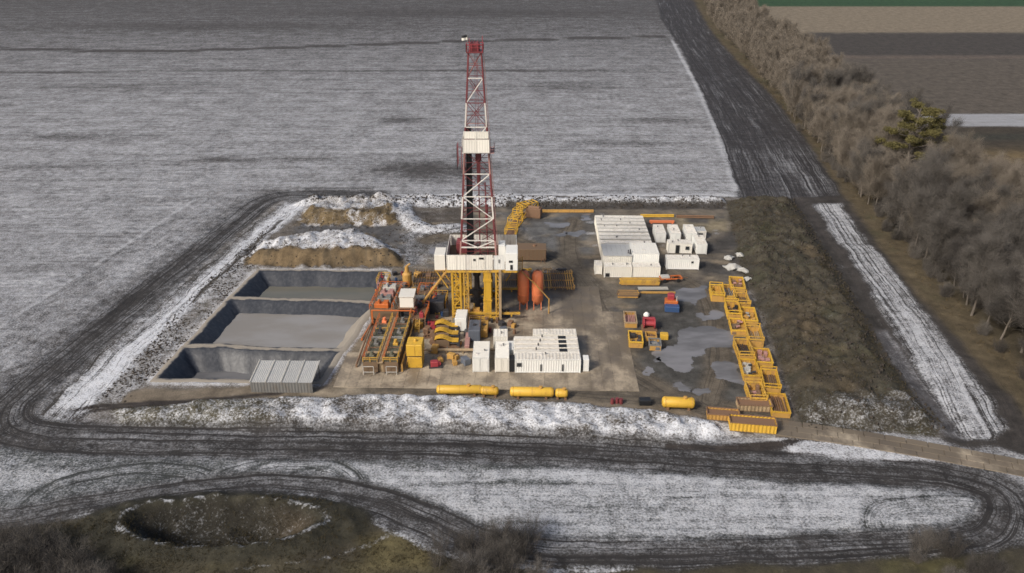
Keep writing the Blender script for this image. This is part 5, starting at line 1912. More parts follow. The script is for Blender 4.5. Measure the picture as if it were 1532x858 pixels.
# ------------------------------------------------------------------ yellow tanks along the front bank
def lying_tank(lab, pa, pb, r, mat, group='yellow tanks along the front bank'):
    a, c = G(*pa), G(*pb)
    L = math.hypot(c[0] - a[0], c[1] - a[1])
    t = thing('storage_tank', lab, 'tank', ((a[0] + c[0]) / 2, (a[1] + c[1]) / 2 + r, gz((a[0] + c[0]) / 2, (a[1] + c[1]) / 2 + r) * .5), math.atan2(c[1] - a[1], c[0] - a[0]), group)
    MB().lathe((-L / 2, 0, r + .25), (1, 0, 0), [(0, r * .55), (.12, r * .85), (.35, r), (L - .35, r), (L - .12, r * .85), (L, r * .55)], 18).build('shell', M[mat], t, True)
    b = MB()
    n = max(2, int(L / 2.2))
    for k in range(n):
        x = -L / 2 + .5 + k * (L - 1.0) / (n - 1)
        b.lathe((x - .05, 0, r + .25), (1, 0, 0), [(0, r + .01), (0, r + .045), (.1, r + .045), (.1, r + .01)], 18)
    b.build('hoop', M['yellow_worn'], t)
    for x in (-L * .32, L * .32):
        MB().box(x - .2, x + .2, -r * .8, r * .8, -.5, r * .55).build('saddle', M['rusty'], t)
    MB().lathe((L * .2, 0, 2 * r + .2), (0, 0, 1), [(0, .35), (.25, .35), (.3, .1)], 10).build('hatch', M['ochre'], t)
    return t


lying_tank('long yellow tank at the west end of the front bank', (653, 594), (722, 594), .75, 'lemon')
lying_tank('worn yellow tank touching the long western tank', (719, 595), (746, 596), .72, 'yellow')
lying_tank('yellow tank with rounded ends in front of the generators', (763, 598), (829, 599), .82, 'lemon')
lying_tank('short round yellow tank beside the one in front of the generators', (831, 599), (850, 600), .75, 'lemon')
lying_tank('yellow tank at the west corner of the wet apron', (991, 615), (1040, 617), .9, 'lemon')
# yellow open skip and low brown box at the entrance
def skip(lab, loc, rz, L, W, H, mat, inside):
    t = thing('skip', lab, 'skip', loc, rz)
    b = MB()
    corrug(b, -L / 2, L / 2, .15, H, -W / 2, -1, .55, .08)
    corrug(b, -L / 2, L / 2, .15, H, W / 2, 1, .55, .08)
    corrug_x(b, -W / 2, W / 2, .15, H, -L / 2, -1, .55, .08)
    corrug_x(b, -W / 2, W / 2, .15, H, L / 2, 1, .55, .08)
    b.build('wall', M[mat], t)
    b = MB().box(-L / 2 + .1, L / 2 - .1, -W / 2 + .1, W / 2 - .1, 0, H - .25)
    b.build('load', M[inside], t)
    b = MB()
    for s in (-1, 1):
        b.bar((-L / 2 - .06, s * (W / 2 + .02), H), (L / 2 + .06, s * (W / 2 + .02), H), .14)
        b.bar((s * (L / 2 + .02), -W / 2, H), (s * (L / 2 + .02), W / 2, H), .14)
    b.build('rim', M['rusty'], t)
    return t


p = G(1127, 648)
skip('bright yellow ribbed skip with a rusty rim by the slab road', (p[0], p[1] + 1.0, .05), R(-8), 7.0, 2.3, 1.7, 'lemon', 'rusty')
p = G(1090, 634)
skip('worn orange-brown skip behind the bright yellow one', (p[0] - .6, p[1] + 1.6, .0), R(-8), 5.0, 2.0, 1.2, 'ochre', 'rusty')
p = G(1130, 617)
skip('low khaki box with a rusty top at the apron corner', (p[0], p[1] + 1.1, .0), R(-4), 5.4, 2.2, 1.3, 'tan', 'rusty')
for k, (px, py) in enumerate(((916, 604), (923, 603), (929, 604))):
    p = G(px, py)
    b = MB().lathe((0, 0, 0), (0, 0, 1), [(0, .3), (.3, .3), (.31, .33), (.34, .33), (.35, .3), (.6, .3), (.61, .33), (.64, .33), (.65, .3), (.95, .3)], 12)
    o = b.build('oil_drum', M['red'], loc=(p[0], p[1], gz(*p)), rz=0)
    tag(o, ('dark red drum, westernmost of three by the front bank', 'dark red drum, middle of three by the front bank', 'dark red drum, easternmost of three by the front bank')[k], 'drum', 'red drums by the front bank')
p = G(965, 607)
b = MB().bbox(-.95, .95, -.6, .6, .1, 1.0, .05).box(-.8, .8, -.5, .5, 0, .1)
for k in range(5):
    b.box(-.95, .95, -.66, -.6, .2 + k * .16, .28 + k * .16)
o = b.build('waste_bin', M['black'], loc=(p[0], p[1] + .4, gz(p[0], p[1] + .4)))
tag(o, 'black slatted waste bin by the front bank', 'bin')

# ------------------------------------------------------------------ yellow transport baskets along the east edge
_bk = {}


def basket(lab, px, py, L, W, H, mat, load, rz, group, kind=0):
    """open basket; (px, py) is the middle of its top"""
    p = G(px, py, H)
    t = thing('transport_basket', lab, 'basket', (p[0], p[1], max(0, 0)), rz, group)
    key = (L, W, H, mat)
    if key not in _bk:
        b = MB()
        for s in (-1, 1):
            b.box(s * W / 2 - .1, s * W / 2 + .1, -L / 2, L / 2, H - .22, H)
            b.box(-W / 2 + .1, W / 2 - .1, s * (L / 2 - .1) - .1, s * (L / 2 - .1) + .1, H - .22, H - .002)
        rim = b.mesh('rim', M[mat])
        b = MB()
        for s in (-1, 1):
            n = max(3, int(L / .8))
            for k in range(n + 1):
                y = -L / 2 + .1 + (L - .2) * k / n
                b.box(s * W / 2 - .05, s * W / 2 + .05, y - .05, y + .05, .1, H - .22)
            for z in (.3, .6):
                b.box(s * W / 2 - .03, s * W / 2 + .03, -L / 2, L / 2, z, z + .08)
            for k in range(4):
                x = -W / 2 + .1 + (W - .2) * k / 3
                b.box(x - .05, x + .05, s * (L / 2 - .1) - .05, s * (L / 2 - .1) + .05, .1, H - .22)
            if H > 1.3:
                yb_ = s * (L / 2 - .1)
                for x in (-W / 2, W / 2):
                    b.box(x - .08, x + .08, yb_ - .08, yb_ + .08, H, H + .55)
                b.box(-W / 2, W / 2, yb_ - .07, yb_ + .07, H + .42, H + .55)
        bars = b.mesh('side_bars', M[mat])
        b = MB().box(-W / 2, W / 2, -L / 2, L / 2, .02, .14)
        b.box(-W / 2 + .06, W / 2 - .06, -L / 2 + .02, -L / 2 + .06, .14, H * .75).box(-W / 2 + .06, W / 2 - .06, L / 2 - .06, L / 2 - .02, .14, H * .75)
        _bk[key] = (rim, bars, b.mesh('floor_panel', M['ochre']))
    for nm, me in zip(('rim', 'side_bars', 'floor_panel'), _bk[key]):
        link(bpy.data.objects.new(nm, me), t)
    b = MB()
    rr = random.Random(int(px * 7 + py))
    if kind == 0:
        for k in range(9):
            y = rr.uniform(-L / 2 + .4, L / 2 - .4)
            x = rr.uniform(-W / 2 + .4, W / 2 - .4)
            b.bbox(x - rr.uniform(.2, .5), x + rr.uniform(.2, .4), y - rr.uniform(.2, .5), y + rr.uniform(.2, .5), .14, rr.uniform(.4, H * .8), .04)
    else:
        for k in range(7):
            x = -W / 2 + .3 + k * (W - .6) / 6
            b.tube((x, -L / 2 + .2, .3 + rr.uniform(0, .3)), (x + rr.uniform(-.1, .1), L / 2 - .3, .3 + rr.uniform(0, .3)), .12, n=6)
    tag(b.build('load', M[load], t), kind='stuff')
    if kind == 0:
        b = MB()
        for k in range(3):
            x, y = rr.uniform(-W / 2 + .5, W / 2 - .5), rr.uniform(-L / 2 + .6, L / 2 - .6)
            b.tube((x - .3, y, .75), (x + .3, y + rr.uniform(-.3, .3), .75), .22, n=8)
        tag(b.build('load', M[rr.choice(['grey_steel', 'dark', 'rusty', 'pale_red'])], t), kind='stuff')
    return t


bg = 'yellow baskets along the spoil heap'
BK = [  # px, py (middle of the rim), label, material, load, kind
    (1103, 422, 'yellow basket at the far end of the row beside the spoil heap', 'lemon', 'rusty', 0),
    (1110, 445, 'yellow basket second from the far end beside the spoil heap', 'yellow_worn', 'brown_steel', 1),
    (1120, 469, 'yellow basket third from the far end beside the spoil heap', 'lemon', 'ochre', 0),
    (1129, 497, 'faded khaki basket in the middle of the row beside the spoil heap', 'yellow_worn', 'tan', 1),
    (1141, 531, 'yellow basket holding red fittings beside the spoil heap', 'lemon', 'pale_red', 0),
    (1153, 565, 'yellow basket second from the near end beside the spoil heap', 'yellow', 'brown_steel', 1),
    (1165, 602, 'yellow basket at the near end with a floor of rusty pipes', 'yellow', 'rusty', 1),
    (1073, 433, 'lone yellow basket sticking out furthest into the apron', 'lemon', 'yellow_worn', 0),
    (1089, 434, 'dull yellow basket next to the one sticking out into the apron', 'yellow_worn', 'grey_steel', 1),
    (1097, 459, 'yellow basket with a black load on the apron side', 'lemon', 'black', 0),
    (1104, 485, 'yellow basket on the apron side, south of the black load', 'lemon', 'brown_steel', 0),
    (1113, 518, 'yellow basket with dark pipes on the apron side', 'yellow_worn', 'dark', 1),
    (1122, 549, 'yellow basket with a pale spool on the apron side', 'yellow', 'pale_scrap', 0),
    (1131, 583, 'yellow basket at the near end of the apron side', 'yellow_worn', 'rusty', 0),
]
for px, py, lab, m, ld, kd in BK:
    near_ = (py - 420) / 180
    bi = BK.index((px, py, lab, m, ld, kd))
    basket(lab, px, py, (5.8, 5.2, 6.0)[bi % 3], (2.85, 2.65)[bi % 2], (1.25, 1.55, 1.1, 1.7)[bi % 4], m, ld, R(-6.5) + random.uniform(-.05, .05), bg, kd)
cg = 'baskets and gear in the middle of the apron'
basket('cream and yellow basket with pink bundles beside the concrete edge', 943, 474, 5.0, 2.3, 1.2, 'tan', 'pale_red', R(-4), cg, 1)
basket('clean yellow basket with a dark load beside the concrete edge', 951, 503, 4.6, 2.5, 1.3, 'lemon', 'dark', R(-5), cg, 0)
basket('grey steel basket in front of the red machine', 980, 511, 2.8, 2.1, 1.2, 'grey_steel', 'blue_grey', R(-5), cg, 0)
basket('ochre basket with pipes between the red machine and the grey basket', 974, 500, 2.2, 1.9, 1.0, 'ochre', 'rusty', R(-5), cg, 1)
p = G(972, 496)
t = thing('red_machine', 'dark red reel machine in the middle of the apron', 'machine', (p[0], p[1] + 1.0, 0), R(-5))
MB().box(-1.5, 1.5, -1.3, 1.3, 0, .3).build('skid', M['rusty'], t)
MB().lathe((-1.1, 0, 1.2), (1, 0, 0), [(0, 1.0), (.15, 1.0), (.16, .5), (2.0, .5), (2.01, 1.0), (2.2, 1.0)], 14).build('reel', M['bright_red'], t)
MB().bbox(-1.2, 1.2, 1.0, 1.7, .3, 1.8, .08).build('housing', M['bright_red'], t)
p = G(967, 474)
o = MB().lathe((0, 0, 0), (0, 0, 1), [(0, .5), (.3, .62), (.65, .55), (.9, .3), (1.0, .1)], 9).build('bulk_bag', M['cold_white'], loc=(p[0], p[1], 0))
tag(o, 'white bulk bag beside the red reel machine', 'bag')
p = G(994, 509)
o = MB().bbox(-.75, .75, -.6, .6, .1, 1.1, .06).box(-.6, .6, -.5, .5, 0, .1).box(-.65, .65, -.5, .5, 1.1, 1.16).build('tool_box', M['lemon'], loc=(p[0], p[1] + .5, 0), rz=R(-6))
tag(o, 'small lemon yellow tool box on the wet apron', 'box')
p = G(1007, 469)
t = thing('tractor_unit', 'blue and orange engine skid standing on the wet apron', 'engine', (p[0], p[1] + 1.5, 0), R(-6))
MB().bbox(-1.5, 1.4, -1.4, .2, .2, 1.3, .1).build('tank', M['blue'], t)
MB().bbox(-1.4, 1.2, .2, 2.2, .3, 1.8, .12).build('engine', M['orange_rail'], t)
MB().box(-1.5, 1.4, -1.4, 2.4, 0, .2).build('skid', M['dark'], t)
MB().bbox(-.9, .5, .9, 2.3, 1.8, 2.9, .15).build('radiator', M['bright_red'], t)
MB().tube((.9, .6, 1.8), (.9, .6, 2.8), .12, n=6).build('exhaust_pipe', M['pale_scrap'], t)
p = G(1008, 424)
t = thing('trailer', 'rusty red trailer frame between the camp and the wet apron', 'trailer', (p[0] - .5, p[1] + 1.2, 0), R(6))
MB().box(-2.4, 2.4, -.9, -.7, .7, .95).box(-2.4, 2.4, .7, .9, .7, .95).box(-2.4, -2.2, -.7, .7, .7, .95).box(2.2, 2.4, -.7, .7, .7, .95).box(-.1, .1, -.7, .7, .7, .95).build('frame', M['orange_rail'], t)
for x in (-1.6, 1.5):
    for y in (-.95, .95):
        MB().lathe((x, y - .12, .45), (0, 1, 0), [(0, .3), (.03, .45), (.21, .45), (.24, .3)], 12).build('wheel', M['black'], t)
MB().bbox(-2.2, -.4, -.7, .7, .95, 1.35, .05).build('load', M['pale_scrap'], t)
MB().bar((2.4, 0, .8), (3.8, .2, .5), .14).build('drawbar', M['rusty'], t)


def beam_stack(lab, pa, pb, n, layers, sec, mat, group=None):
    a, c = G(*pa), G(*pb)
    L = math.hypot(c[0] - a[0], c[1] - a[1])
    t = thing('beam_stack', lab, 'beams', ((a[0] + c[0]) / 2, (a[1] + c[1]) / 2 + n * sec * .6, 0), YR, group)
    for x in (-L * .35, L * .35):
        MB().box(x - .1, x + .1, -n * sec * .6, n * sec * .6, 0, .15).build('bearer', M['rusty'], t)
    for l in range(layers):
        for k in range(n):
            y = (k - (n - 1) / 2) * sec * 1.2
            s = random.uniform(-.3, .3)
            z = .152 + l * (sec + .01)
            b = MB().box(-L / 2 + s, L / 2 + s, y - sec / 2, y + sec / 2, z, z + sec)
            b.build('beam', M[mat if (k + l) % 3 else 'ochre'], t)
    return t


beam_stack('stack of yellow beams in front of the camp containers', (929, 428), (986, 428), 4, 3, .36, 'yellow_worn')
beam_stack('low pile of brown beams south of the yellow stack', (926, 447), (956, 447), 9, 2, .26, 'brown_steel')
o = MB()
a, c = G(955, 434), G(1000, 434)
for k in range(3):
    o.tube((a[0], a[1] + k * .5, .12), (c[0], c[1] + k * .5 + .1, .12), .1, n=6)
o = o.build('pipe_bundle', M['pale_scrap'])
tag(o, 'pale thin pipes lying on the ground south of the yellow stack', 'pipes')
beam_stack('thin ochre beams lying beside the pale pipes', (960, 441), (1010, 440), 3, 1, .2, 'ochre')
# sheets and scrap at the north end of the basket row
for k, (px, py, s, a, lab) in enumerate(((1096, 402, 1.5, .3, 'largest pale sheet heap at the far end of the basket row'), (1090, 388, 1.0, .9, 'pale scrap sheet beside the foot of the spoil heap, northern one'),
                                         (1106, 384, .9, 1.7, 'pale crumpled sheet high on the foot of the spoil heap'), (1112, 408, 1.0, 2.3, 'pale scrap sheet just east of the far basket'), (1118, 420, .8, 0.5, 'small pale scrap sheet between baskets and heap'))):
    p = G(px, py)
    vs, fs = [], []
    n = 6
    rr = random.Random(k)
    for i in range(n):
        for j in range(n):
            x = (i / (n - 1) - .5) * 2.4 * s
            y = (j / (n - 1) - .5) * 1.8 * s
            vs.append((x + rr.uniform(-.15, .15), y + rr.uniform(-.15, .15), .15 + .7 * s * math.exp(-(x * x + y * y) / (1.0 * s)) + rr.uniform(0, .25)))
    m_ = len(vs)
    vs += [(v[0], v[1], v[2] - .14) for v in vs]
    for i in range(n - 1):
        for j in range(n - 1):
            q = (i * n + j, (i + 1) * n + j, (i + 1) * n + j + 1, i * n + j + 1)
            fs += [q, tuple(m_ + e for e in reversed(q))]
    o = MB().add(vs, fs).build('scrap_sheet', M['pale_scrap'], loc=(p[0], p[1], gz(*p) - .02), rz=a)
    tag(o, lab, 'scrap', 'pale scrap by the spoil heap')

# ------------------------------------------------------------------ trees
def rot_to(d):
    return Vector(d).normalized()


def tree_meshes(seed, H, spread, twigmat, barkmat, ntw=30, clear=0.24, tw=0.0125, twl=1.75):
    rr = random.Random(seed)
    tr = MB()
    pts = []                                            # places where twigs grow: (point, direction, reach)
    # trunk in bent pieces
    z = 0.0
    p = Vector((0, 0, -0.3))
    r = 0.017 * H
    segs = 7
    trunk = [p.copy()]
    for i in range(segs):
        q = p + Vector((rr.uniform(-.25, .25), rr.uniform(-.25, .25), H * .92 / segs))
        r2 = r * .80
        tr.tube(p, q, r, r2, 7, False)
        p, r = q, r2
        trunk.append(p.copy())
    nl = 15
    for i in range(nl):
        t = clear + (0.97 - clear) * (i + rr.uniform(-.3, .3)) / nl
        k = min(segs - 1, max(0, int(t * segs)))
        b0 = trunk[k].lerp(trunk[k + 1], t * segs - k)
        az = i * 2.4 + rr.uniform(-.5, .5)
        up = 0.55 + 0.9 * t + rr.uniform(-.15, .15)
        d = Vector((math.cos(az), math.sin(az), up)).normalized()
        L = spread * (1.25 - 0.65 * abs(t - .5) * 1.5) * rr.uniform(.75, 1.15)
        c = b0
        rad = 0.05 + 0.05 * (1 - t)
        for s in range(4):
            d2 = (d + Vector((rr.uniform(-.25, .25), rr.uniform(-.25, .25), rr.uniform(-.02, .28)))).normalized()
            e = c + d2 * (L / 4)
            tr.tube(c, e, rad, rad * .72, 4, False)
            if s >= 0:
                for m in range(3):
                    sd_ = (d2 + Vector((rr.uniform(-.9, .9), rr.uniform(-.9, .9), rr.uniform(-.25, .7)))).normalized()
                    sl = L * rr.uniform(.18, .36)
                    f0 = c.lerp(e, rr.random())
                    f = f0 + sd_ * sl
                    tr.tube(f0, f, rad * .38, rad * .2, 3, False)
                    for w in range(3):
                        pts.append((f0.lerp(f, .3 + .35 * w), sd_))
            c, d, rad = e, d2, rad * .72
        pts.append((c, d))
    for i in range(10):
        pts.append((trunk[-1] + Vector((rr.uniform(-.5, .5), rr.uniform(-.5, .5), rr.uniform(-.8, .6))), Vector((rr.uniform(-.5, .5), rr.uniform(-.5, .5), 1))))
    n = len(pts) * ntw
    g = np.random.default_rng(seed)
    P0 = np.repeat(np.array([tuple(q[0]) for q in pts]), ntw, 0) + g.normal(0, .38, (n, 3))
    Dd = np.repeat(np.array([tuple(q[1].normalized()) for q in pts]), ntw, 0) + g.normal(0, .75, (n, 3)) + np.array([0, 0, .3])
    Dd /= np.linalg.norm(Dd, axis=1)[:, None]
    Ls = g.uniform(.5, 1.3, n) * twl
    side = np.cross(Dd, g.normal(0, 1, (n, 3)))
    side /= np.linalg.norm(side, axis=1)[:, None] + 1e-9
    A = P0 - side * tw
    B = P0 + side * tw
    C = P0 + Dd * Ls[:, None] + g.normal(0, .12, (n, 3))
    Vt = np.stack([A, B, C], 1).reshape(-1, 3)
    Qt = np.arange(3 * n).reshape(-1, 3)
    crown = np_mesh('crown', Vt, Qt, M[twigmat])
    return tr.mesh('trunk', M[barkmat]), crown


VAR = [tree_meshes(11, 15.0, 4.6, 'twig_tan', 'bark'), tree_meshes(12, 13.0, 5.0, 'twig_tan', 'bark'), tree_meshes(13, 16.0, 4.4, 'twig_grey', 'bark'),
       tree_meshes(14, 14.0, 4.9, 'twig_grey', 'bark'), tree_meshes(15, 12.5, 4.8, 'twig_dark', 'bark'), tree_meshes(16, 11.0, 4.6, 'twig_tan', 'bark'), tree_meshes(17, 15.5, 5.2, 'twig_grey', 'bark')]


def plant_tree(name, label, group, x, y, v, s, rz):
    t = thing(name, label, 'tree', (x, y, gz(x, y)), rz, group)
    t.scale = (s, s, s * random.uniform(.92, 1.1))
    link(bpy.data.objects.new('trunk', VAR[v][0]), t)
    link(bpy.data.objects.new('crown', VAR[v][1]), t)
    return t


def belt_x(y):
    """west edge of the tree belt"""
    return float(np.interp(y, [60, 100, 115, 147, 180, 223, 300, 420, 560, 770, 1100], [92, 92, 91, 92, 95, 99, 108, 122, 136, 170, 230]))


trng = random.Random(5)
PX_, PY_ = G(1368, 205, 16.0)
y = 92.0
cnt = 0
while y < 330:
    w = 30 if y < 260 else 30
    x = belt_x(y) + trng.uniform(0, 1.5)
    row = 0
    while x < belt_x(y) + w:
        jx, jy = trng.uniform(-1.2, 1.2), trng.uniform(-1.4, 1.4)
        yy_ = y + jy
        if yy_ < 165:
            v = trng.choice((2, 3, 4, 4, 6))  # nearer trees get darker twigs: cloud shade put into their colour
        elif yy_ < 190:
            v = trng.choice((2, 3, 4, 6, 1))
        else:
            v = trng.choice((0, 1, 5, 1, 2, 6))
        # keep the evergreen's place free
        if not (abs(x + jx - PX_ * yy_ / PY_) < 5.5 and -26 < yy_ - PY_ < 5):
            s = trng.uniform(.70, 1.10)
            lab = {0: 'tan bare tree in the belt beside the dark track', 1: 'tan bare tree in the belt beside the dark track', 2: 'grey-brown bare tree in the belt east of the snowy strip',
                   3: 'grey-brown bare tree in the belt east of the snowy strip', 4: 'dark bare tree in the belt near the slab road end', 5: 'low tan bare tree in the belt beside the dark track', 6: 'wide grey bare tree in the belt east of the snowy strip'}[v]
            plant_tree('bare_tree', lab, lab, x + jx, yy_, v, s, trng.uniform(0, 6.3))
            cnt += 1
        x += trng.uniform(4.6, 6.2)
    y += 4.9
print('belt trees', cnt)
# far belt: the trees run together
fv = [tree_meshes(31, 15.0, 4.2, 'twig_tan', 'bark', 7, .25, .032, 2.0), tree_meshes(32, 13.0, 5.0, 'twig_grey', 'bark', 7, .25, .032, 2.0)]
accV, accQ, nv = [], [], 0
arr = []
for tme, cme in fv:
    k = len(cme.vertices)
    a = np.empty(k * 3, np.float32)
    cme.vertices.foreach_get('co', a)
    c1 = a.reshape(-1, 3)
    arr.append(c1)
y = 332.0
while y < 1000:
    for j in range(4):
        c1 = arr[trng.randrange(2)]
        x = belt_x(y) + j * 8.5 + trng.uniform(-2, 2)
        s = trng.uniform(.8, 1.12)
        g = trng.uniform(0, 6.3)
        cs, sn_ = math.cos(g) * s, math.sin(g) * s
        q = np.stack([c1[:, 0] * cs - c1[:, 1] * sn_ + x, c1[:, 0] * sn_ + c1[:, 1] * cs + y + trng.uniform(-2, 2), c1[:, 2] * s], 1)
        accV.append(q)
        accQ.append(np.arange(len(q)).reshape(-1, 3) + nv)
        nv += len(q)
    y += 7.5 + (y - 330) * .012
o = bpy.data.objects.new('treeline', np_mesh('treeline', np.concatenate(accV), np.concatenate(accQ), M['twig_tan']))
link(o)
tag(o, 'far end of the bare tree belt fading up the slope', 'trees', kind='stuff')
for tme, cme in fv:
    bpy.data.meshes.remove(cme)
    bpy.data.meshes.remove(tme)

# the one evergreen in the belt
ev = thing('pine_tree', 'olive green pine with a broad clumpy crown in the bare tree belt', 'tree', (*G(1368, 205, 16.0), 0))
ev.scale = (1.45, 1.45, 1.3)
rr = random.Random(3)
b = MB()
p = Vector((0, 0, -.3))
r = .42
for i in range(8):
    q = p + Vector((rr.uniform(-.3, .3), rr.uniform(-.3, .3), 2.35))
    b.tube(p, q, r, r * .85, 8, False)
    p, r = q, r * .85
cl = []
for i in range(20):
    t = .38 + .6 * i / 20
    az = i * 2.4
    L = 6.6 * (1.15 - t) * rr.uniform(.6, 1.15) + 1.6
    b0 = Vector((0, 0, 18.5 * t))
    e = b0 + Vector((math.cos(az) * L, math.sin(az) * L, L * .3 + rr.uniform(-.5, .8)))
    b.tube(b0, e, .13, .05, 5, False)
    for s in (.5, .72, .9, 1.0):
        for k in range(2):
            cl.append((b0.lerp(e, s) + Vector((rr.uniform(-.9, .9), rr.uniform(-.9, .9), rr.uniform(-.1, .6))), rr.uniform(.55, 1.05)))
b.build('trunk', M['bark'], ev)
g = np.random.default_rng(4)
VV = []
for c, s in cl:
    n = 150
    d = g.normal(0, 1, (n, 3))
    d /= np.linalg.norm(d, axis=1)[:, None]
    c_ = np.array(tuple(c)) + d * (g.uniform(.3, 1, (n, 1)) ** .5) * s * np.array([1, 1, .6])
    a1 = g.normal(0, 1, (n, 3)) * .16
    a2 = g.normal(0, 1, (n, 3)) * .16
    VV.append(np.stack([c_, c_ + a1, c_ + a2], 1).reshape(-1, 3))
VV = np.concatenate(VV)
link(bpy.data.objects.new('crown', np_mesh('crown', VV, np.arange(len(VV)).reshape(-1, 3), M['needle'])), ev)

# ------------------------------------------------------------------ bare shrubs at the front edge
def shrub_meshes(seed, H, W, mat, stems=26, ntw=26):
    rr = random.Random(seed)
    b = MB()
    pts = []
    for i in range(stems):
        a = rr.uniform(0, 6.3)
        base = Vector((math.cos(a), math.sin(a), 0)) * W * .35 * rr.random()
        d = Vector((math.cos(a) * rr.uniform(.1, .55), math.sin(a) * rr.uniform(.1, .55), 1)).normalized()
        c = base - Vector((0, 0, .2))
        L = H * rr.uniform(.6, 1.0)
        r = .03
        for s in range(4):
            d = (d + Vector((rr.uniform(-.2, .2), rr.uniform(-.2, .2), .05))).normalized()
            e = c + d * L / 4
            b.tube(c, e, r, r * .75, 3, False)
            for w in range(2):
                pts.append((c.lerp(e, rr.random()), d))
            c, r = e, r * .75
        pts.append((c, d))
    n = len(pts) * ntw
    g = np.random.default_rng(seed)
    P0 = np.repeat(np.array([tuple(q[0]) for q in pts]), ntw, 0) + g.normal(0, .3, (n, 3))
    Dd = np.repeat(np.array([tuple(q[1]) for q in pts]), ntw, 0) + g.normal(0, .45, (n, 3))
    Dd /= np.linalg.norm(Dd, axis=1)[:, None]
    side = np.cross(Dd, g.normal(0, 1, (n, 3)))
    side /= np.linalg.norm(side, axis=1)[:, None] + 1e-9
    Vt = np.stack([P0 - side * .008, P0 + side * .008, P0 + Dd * (g.uniform(.4, 1.1, n) * H * .24)[:, None]], 1).reshape(-1, 3)
    return b.mesh('stem', M['bark']), np_mesh('crown', Vt, np.arange(3 * n).reshape(-1, 3), M[mat])


SV = [shrub_meshes(51, 4.2, 3.2, 'twig_grey'), shrub_meshes(52, 3.4, 3.0, 'twig_dark'), shrub_meshes(53, 5.0, 2.2, 'twig_dark', 12, 18)]


def shrub(lab, group, x, y, v, s):
    t = thing('bare_shrub', lab, 'shrub', (x, y, gz(x, y)), trng.uniform(0, 6.3), group)
    t.scale = (s, s, s)
    tag(link(bpy.data.objects.new('stem', SV[v][0]), t), kind='stuff')
    link(bpy.data.objects.new('crown', SV[v][1]), t)


lab = 'leafless brown shrub of the thicket in the bottom left corner'
for k in range(60):
    x, y = trng.uniform(-72, -47), trng.uniform(69, 82)
    if y > 78 and x > -58 or y > 75 and x > -52:
        continue
    shrub(lab, 'thicket left of the old pit', x, y, trng.choice((0, 0, 1)), trng.uniform(.8, 1.25))
lab = 'thin leafless sapling at the bottom edge below the rig'
for k in range(24):
    x, y = trng.uniform(-9.5, 5), trng.uniform(74.0, 82)
    shrub(lab, 'saplings at the bottom edge', x, y, trng.choice((2, 2, 2, 2, 0)), trng.uniform(.6, 1.0))
lab = 'low leafless shrub in the bottom right corner'
for k in range(14):
    x, y = trng.uniform(50, 70), trng.uniform(72, 81)
    shrub(lab, 'shrubs in the bottom right corner', x, y, trng.choice((0, 1, 2)), trng.uniform(.45, .8))
lab = 'undergrowth shrub at the foot of the bare tree belt'
for k in range(70):
    y = trng.uniform(100, 300)
    x = belt_x(y) + trng.uniform(-2.5, 6)
    shrub(lab, 'undergrowth along the tree belt', x, y, trng.choice((0, 1)), trng.uniform(.5, 1.0))


# ------------------------------------------------------------------ dry grass and soil clods (stuff)
def tufts(name, label, spots, mat, h, w, n):
    g = np.random.default_rng(len(spots))
    S = np.repeat(np.array(spots), n, 0)
    m = len(S)
    base = S + np.column_stack([g.normal(0, .12, m), g.normal(0, .12, m), np.full(m, -.03)])
    tip = base + np.column_stack([g.normal(0, h * .45, m), g.normal(0, h * .45, m), g.uniform(.4, 1.1, m) * h])
    a = g.uniform(0, 6.3, m)
    sd_ = np.column_stack([np.cos(a), np.sin(a), np.zeros(m)]) * w
    Vt = np.stack([base - sd_, base + sd_, tip], 1).reshape(-1, 3)
    o = bpy.data.objects.new(name, np_mesh(name, Vt, np.arange(3 * m).reshape(-1, 3), M[mat]))
    link(o)
    tag(o, label, 'grass', kind='stuff')


def scatter(px, n, seed, rnd=random.Random(77)):
    poly = GP(px)
    lo = (min(p[0] for p in poly), min(p[1] for p in poly))
    hi = (max(p[0] for p in poly), max(p[1] for p in poly))
    g = np.random.default_rng(seed)
    x = g.uniform(lo[0], hi[0], n * 4)
    y = g.uniform(lo[1], hi[1], n * 4)
    k = (sd_poly(x, y, poly) > 0) & (fbm(x / 3, y / 3, seed, 3) > g.uniform(-.5, .3, len(x)))
    x, y = x[k][:n], y[k][:n]
    return [(a, c, gz(a, c)) for a, c in zip(x, y)]


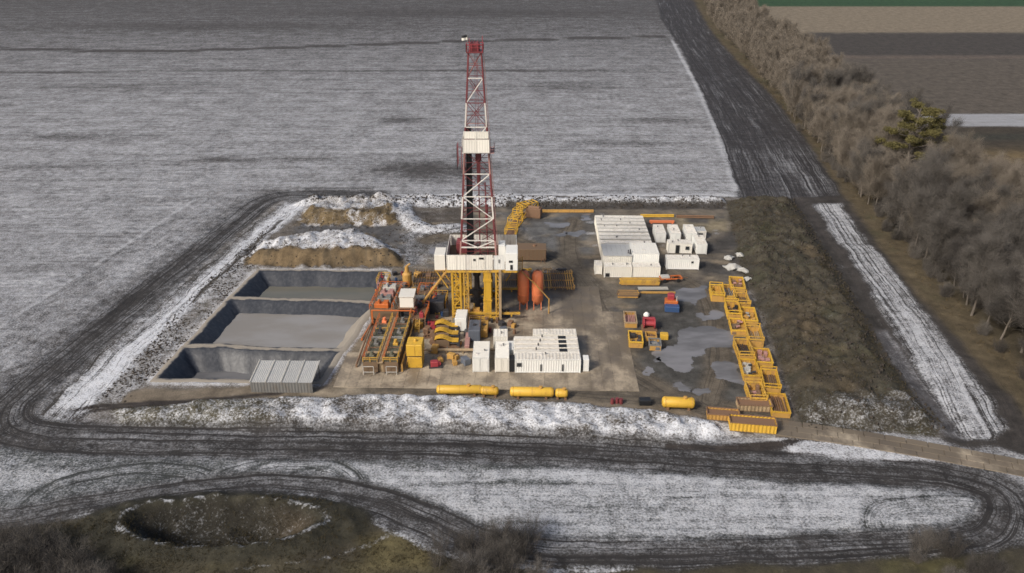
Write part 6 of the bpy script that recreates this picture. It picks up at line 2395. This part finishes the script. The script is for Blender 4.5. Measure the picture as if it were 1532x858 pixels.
tufts('heap_grass', 'dry brown weeds covering the spoil heap', scatter(heap, 4200, 1), 'dark_grass', .38, .035, 6)
tufts('verge_grass', 'dry ochre grass along the foot of the tree belt', scatter([(1105, 90), (1216, 212), (1330, 370), (1400, 455), (1600, 660), (1640, 650), (1440, 455), (1360, 360), (1240, 210), (1120, 85)], 2600, 2), 'dry_grass', .55, .05, 6)
tufts('front_grass', 'rough dark grass around the old pit', scatter([(-30, 795), (150, 776), (380, 752), (490, 752), (560, 786), (660, 828), (760, 852), (760, 880), (-60, 880)], 4200, 3), 'dark_grass', .32, .03, 6)
tufts('bank_weeds', 'brown weeds poking through the snow of the front bank', scatter([(170, 612), (400, 596), (640, 596), (1000, 622), (1095, 640), (1000, 664), (600, 648), (400, 643), (185, 638)], 1100, 4), 'dark_grass', .34, .03, 5)


def clods(name, label, spots, mat, smin, smax):
    g = np.random.default_rng(len(spots) + 9)
    oc = np.array([(1, 0, 0), (-1, 0, 0), (0, 1, 0), (0, -1, 0), (0, 0, 1), (0, 0, -.6)], float)
    fc = np.array([(0, 2, 4), (2, 1, 4), (1, 3, 4), (3, 0, 4), (2, 0, 5), (1, 2, 5), (3, 1, 5), (0, 3, 5)])
    VV, QQ = [], []
    for i, s in enumerate(spots):
        k = g.uniform(smin, smax)
        VV.append(oc * k * g.uniform(.6, 1.3, (6, 3)) + np.array(s))
        QQ.append(fc + 6 * i)
    o = bpy.data.objects.new(name, np_mesh(name, np.concatenate(VV), np.concatenate(QQ), M[mat]))
    link(o)
    tag(o, label, 'soil', kind='stuff')


clods('bank_clods', 'dark earth clods along the snowy back bank', scatter([(440, 306), (480, 297), (1085, 298), (1085, 312), (600, 312)], 1100, 5), 'clod', .12, .42)
clods('mound_clods', 'earth lumps on the snowy mounds north of the pits', scatter([(380, 397), (450, 320), (590, 305), (690, 345), (600, 400)], 700, 6), 'clod', .1, .3)
clods('track_clods', 'soil lumps beside the snow track west of the pits', scatter([(405, 335), (380, 400), (235, 560), (190, 600), (120, 625), (300, 430)], 1200, 7), 'clod', .1, .28)
clods('heap_clods', 'earth lumps and stones on the spoil heap', scatter(heap, 1600, 8), 'clod', .12, .42)
